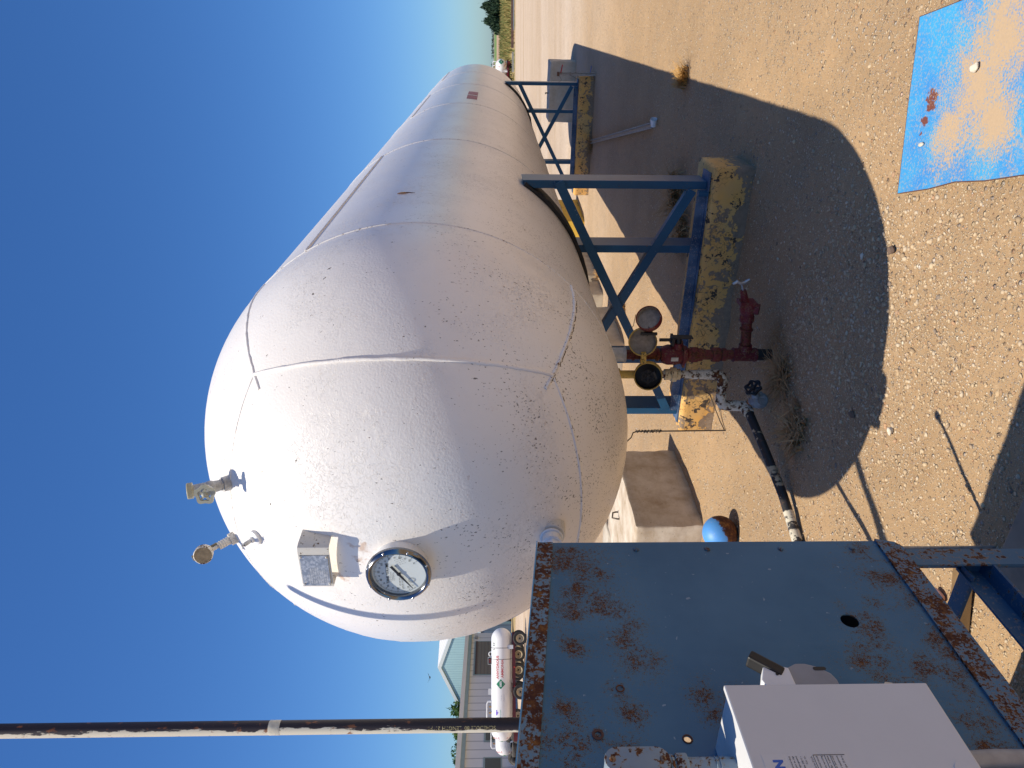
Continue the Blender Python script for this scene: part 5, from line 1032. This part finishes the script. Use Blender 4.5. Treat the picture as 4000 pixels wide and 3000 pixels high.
def opening(a0, a1, z0, z1, kind):
    fr_ = wbox(a0 - 0.12, a1 + 0.12, z0 - (0.1 if kind != 'door' else 0), z1 + 0.12, 0.003, 0.05).build('roller_door' if kind == 'door' else 'window', M['trim'], sh, 0)
    if kind == 'door':
        wbox(a0, a1, z0 + 0.75, z1, 0.051, 0.075).build('slat_curtain', M['slat'], fr_, 0); wbox(a0, a1, z0, z0 + 0.749, 0.051, 0.06).build('dark_opening', M['black'], fr_, 0); wbox(a0, a1, z1 - 0.14, z1 + 0.0, 0.076, 0.12).build('door_head', simple('door_head', (0.07, 0.04, 0.035), 0.7), fr_, 0)
    else: wbox(a0, a1, z0, z1, 0.051, 0.06).build('pane', simple('dark_pane', (0.06, 0.055, 0.055), 0.25), fr_, 0)
opening(21.6, 26.9, 0.75, 3.35, 'door'); opening(13.0, 13.9, 1.35, 2.35, 'win'); opening(9.3, 11.1, 1.3, 2.36, 'win')
lt_ = wbox(27.5, 27.8, 3.2, 3.45, 0.0, 0.25).build('wall_light', M['cast'], sh, 0)

al = R(35); E_ = RT * math.cos(al) - FW * math.sin(al); NB = RT * math.sin(al) + FW * math.cos(al)      # gable wall direction (to the right, nearer) and ridge direction
A0 = BG(-29.6, 75); HW, ZA, ZE = 7.1, 7.50, 5.66
gb = thing('teal_barn', 'pale teal sided gable barn with a white ribbed roof behind the shed', 'building', A0)
M['teal'] = ribs('teal_siding', (0.36, 0.55, 0.58), (0.16, 0.30, 0.36), tuple(E_), 0.42); M['roofw'] = ribs('white_ribbed_roof', (0.72, 0.72, 0.70), (0.34, 0.35, 0.36), tuple(NB), 0.7); M['rake'] = simple('rake_trim', (0.62, 0.67, 0.66), 0.5, 0, 0.04, 2)
def gpnt(a, z, d=0.0): return A0 + E_ * a + NB * d + V(0, 0, z)
def gquad(pts): return MB().add(pts, [tuple(range(len(pts)))])
body = [gpnt(a, z, d) for d in (0, 26) for a, z in ((-HW, -0.05), (HW, -0.05), (HW, ZE), (0, ZA), (-HW, ZE))]
MB().add(body, [(0, 1, 2, 3, 4), (9, 8, 7, 6, 5), (0, 5, 6, 1), (1, 6, 7, 2), (4, 9, 5, 0)]).build('wall', M['teal'], gb, 0)
for s in (1, -1):
    e0, e1 = (s * (HW + 0.35), ZE - 0.09), (0, ZA)
    MB().prism([(0, 0), (1, 0), (1, 1), (0, 1)], gpnt(e1[0], e1[1] + 0.01, -0.05), E_ * (e0[0]) + V(0, 0, e0[1] - e1[1]), NB * 26.7, V(0, 0, 0.10)).build('roof', M['roofw'], gb, 0)
    MB().prism([(0, 0), (1, 0), (1, 1), (0, 1)], gpnt(e1[0], e1[1] - 0.26, -0.115), E_ * (e0[0]) + V(0, 0, e0[1] - e1[1]), V(0, 0, 0.36), NB * 0.06).build('rake_trim', M['rake'], gb, 0)
g1 = gquad([gpnt(4.2, 0, -0.02), gpnt(HW, 0, -0.02), gpnt(HW, 3.05, -0.02), gpnt(4.2, 3.05, -0.02)]).build('shaded_doorway', ribs('doorway_shade', (0.075, 0.12, 0.20), (0.04, 0.06, 0.1), tuple(E_), 0.8), gb, 0)  # dark blue panel stands in for the shaded opening
an = gquad([gpnt(HW + 0.02, 0, 0.3), gpnt(HW + 0.02, 0, 9), gpnt(HW + 0.02, 3.0, 9), gpnt(HW + 0.02, 3.0, 0.3)]).build('open_bay', M['black'], gb, 0)
MB().prism([(0, 0), (1, 0), (1, 1), (0, 1)], gpnt(4.0, 3.05, -0.03), E_ * 3.2, V(0, 0, 0.16), NB * -0.1).build('door_track', M['rake'], gb, 0)

# ------------------------------------------------------------------ vegetation in the distance
def leaves(blobs, n, size, mat, name, parent, seed, up=0.0):
    rg = np.random.default_rng(seed); P = []
    for (cx, cy, cz, rx, ry, rz), k in zip(blobs, np.array([b[3] * b[4] * b[5] for b in blobs]) ** 0.67 / sum(b2 ** 0.67 for b2 in [b[3] * b[4] * b[5] for b in blobs])):
        m = max(8, int(n * k)); d = rg.normal(0, 1, (m, 3)); d /= np.linalg.norm(d, axis=1)[:, None]; q = rg.uniform(0.45, 1.08, (m, 1)) ** 0.6
        P.append(d * q * (rx, ry, rz) + (cx, cy, cz))
    P = np.concatenate(P); m = len(P); s_ = size * rg.uniform(0.5, 1.3, (m, 1, 1))
    T_ = rg.normal(0, 1, (m, 3, 3)) * s_; T_[:, :, 2] *= (1 + up)
    v = (P[:, None, :] + T_).reshape(-1, 3); F = np.arange(m * 3).reshape(-1, 3)
    me = bpy.data.meshes.new(name); me.vertices.add(len(v)); me.vertices.foreach_set('co', v.reshape(-1).astype(np.float32)); me.loops.add(F.size); me.loops.foreach_set('vertex_index', F.reshape(-1).astype(np.int32))
    me.polygons.add(m); me.polygons.foreach_set('loop_start', np.arange(0, m * 3, 3, dtype=np.int32)); me.polygons.foreach_set('loop_total', np.full(m, 3, np.int32)); me.update()
    o = bpy.data.objects.new(name, me); COL.objects.link(o); me.materials.append(mat); o.parent = parent; return o
def juniper(loc, h, w, seed, label):
    r = thing('juniper_tree', label, 'tree', loc, 'dark junipers at the field edge'); rg = random.Random(seed); bl = []
    for i in range(9):
        a = rg.uniform(0, 6.28); f = i / 8; bl.append((math.cos(a) * w * 0.30 * (1 - f), math.sin(a) * w * 0.30 * (1 - f), h * (0.16 + 0.66 * f), w * (0.40 - 0.28 * f) + 0.1, w * (0.40 - 0.28 * f) + 0.1, h * 0.17))
    for i in range(14):
        a = rg.uniform(0, 6.28); f = rg.uniform(0.25, 0.95); d = w * 0.40 * (1.05 - f); bl.append((math.cos(a) * d, math.sin(a) * d, h * f, 0.16 * w * (1.1 - f), 0.16 * w * (1.1 - f), h * 0.13))
    leaves(bl, 4200, 0.13, M['conif'], 'crown', r, seed, 1.6); MB().cyl(loc + V(0, 0, -0.1), loc + V(0, 0, h * 0.6), 0.13, 0.05, 8).build('trunk', M['bark'], r, 40)
juniper(BG(79.2, 150), 4.2, 4.6, 1, 'tallest dark juniper, nearest the edge of the field'); juniper(BG(84.0, 152), 3.9, 4.4, 12, 'dark juniper in the middle of the field edge row')
juniper(BG(76.0, 150), 3.6, 4.0, 3, 'low dark juniper at the left end of the field edge row'); juniper(BG(81.8, 156), 2.8, 3.4, 5, 'small dark juniper squeezed behind the others')
def broad(loc, h, w, seed, label):
    r = thing('leafy_tree', label, 'tree', loc, 'leafy trees over the shed roof'); rg = random.Random(seed); bl = [(0, 0, h * 0.68, w * 0.4, w * 0.4, h * 0.26)]
    for i in range(13): a = rg.uniform(0, 6.28); bl.append((math.cos(a) * w * 0.36, math.sin(a) * w * 0.36, h * rg.uniform(0.5, 0.90), w * rg.uniform(0.1, 0.24), w * rg.uniform(0.1, 0.24), h * rg.uniform(0.07, 0.15)))
    leaves(bl, 3800, 0.13, M['leaf'], 'crown', r, seed); tr = MB().tube([loc + V(0, 0, -0.1), loc + V(0.1, 0, h * 0.3), loc + V(-0.1, 0.1, h * 0.62)], [0.22, 0.16, 0.08], 8)
    for a in (0.5, 2.4, 4.4): tr.tube([loc + V(0, 0, h * 0.35), loc + V(math.cos(a) * w * 0.22, math.sin(a) * w * 0.22, h * 0.7)], [0.10, 0.03], 6)
    tr.build('trunk', M['bark'], r, 40)
broad(BG(-36.2, 76), 6.4, 4.2, 21, 'leafy green tree behind the shed, right beside the barn roof'); broad(BG(-40.0, 80), 6.4, 4.8, 22, 'leafy green tree behind the shed, in the middle of the row'); broad(BG(-43.6, 82), 6.2, 4.6, 23, 'leafy green tree behind the shed, left end of the row')
fb = []; rg = random.Random(9)
for i in range(150): x = -200 + i * 9 + rg.uniform(-5, 5) + 700 ; fb.append((x, rg.uniform(-20, 20), rg.uniform(1.5, 3.0), rg.uniform(4, 14), 6, rg.uniform(2, 4.8)))
fr0 = bpy.data.objects.new('tmp', None); FTO = leaves(fb, 9000, 1.1, M['farleaf'], 'far_treeline', None, 4); bpy.data.objects.remove(fr0)
FTO.location = BG(0, 1700); FTO.rotation_euler.z = HEAD; tag(FTO, 'thin dark line of trees along the horizon', 'tree line', kind='stuff')
# weeds of the verge
ngr = 9000; gq = RNG.uniform(60.5, 185, ngr); gl_ = RNG.uniform(0.36, 0.66, ngr) * gq
hgt = np.where(gq < 66, 0.12, np.where(gq < 120, 0.45, 0.6)) * RNG.uniform(0.4, 1.3, ngr); lean = RNG.normal(0, 0.3, (ngr, 2)) * hgt[:, None]; wdd = 0.03 + 0.06 * RNG.uniform(0, 1, ngr)
bx_ = CAM.x + RT.x * gl_ + FW.x * gq; by_ = CAM.y + RT.y * gl_ + FW.y * gq
v = np.stack([np.stack([bx_ - RT.x * wdd, by_ - RT.y * wdd, np.zeros(ngr)], -1), np.stack([bx_ + RT.x * wdd, by_ + RT.y * wdd, np.zeros(ngr)], -1), np.stack([bx_ + lean[:, 0], by_ + lean[:, 1], hgt], -1)], 1).reshape(-1, 3)
me = bpy.data.meshes.new('verge_weeds'); me.from_pydata(v.tolist(), [], np.arange(ngr * 3).reshape(-1, 3).tolist()); me.materials.append(M['grass'])
vg = bpy.data.objects.new('verge_weeds', me); COL.objects.link(vg); tag(vg, 'green and straw coloured weeds along the far verge', 'weeds', kind='stuff')
def longrail(a, b, z, h, label, mat=None):
    o = MB().bar(BG(*a, z), BG(*b, z), 0.14, h).build('steel_beam', mat or M['oldrail'], None, 0); return tag(o, label, 'beam', 'beams lying along the verge')
longrail((28.5, 60.6), (34.5, 60.6), 0.18, 0.22, 'rusty brown beam lying along the far verge'); longrail((29.8, 60.2), (35, 60.3), 0.09, 0.10, 'grey beam on the ground in front of the rusty one', M['steel'])
longrail((26.5, 60.7), (28.2, 60.8), 0.14, 0.16, 'short pale beam at the end of the rusty one', M['galvpost'])
upo = thing('utility_pole', 'thin utility pole rising behind the junipers', 'pole', BG(108, 205)); pb = BG(108, 205)
MB().cyl(pb, pb + V(0, 0, 4.9), 0.13, 0.09, 8).build('pole_shaft', M['bark'], upo, 40); MB().bar(pb - RT * 0.6 + V(0, 0, 4.5), pb + RT * 0.6 + V(0, 0, 4.5), 0.1, 0.12).build('crossarm', M['bark'], upo, 0)
bp = BG(-20.45, 50, 6.22); bd = MB().ball(bp, 0.06, 12, 8, (1.8, 0.8, 0.8)); 
for s in (-1, 1): bd.prism([(0, -0.05), (0, 0.06), (0.16, 0.05), (0.34, -0.06), (0.15, -0.04)], bp + V(0, 0, 0.02), RT * s + V(0, 0, 0.35), FW, V(0, 0, 0.008))
bd.prism([(0, -0.03), (0.14, -0.05), (0.14, 0.05), (0, 0.03)], bp - RT * 0.09, -RT, FW, V(0, 0, 0.008))
tag(bd.build('bird', M['blackmetal'], None, 40), 'small dark bird flying left of the barn roof', 'bird')
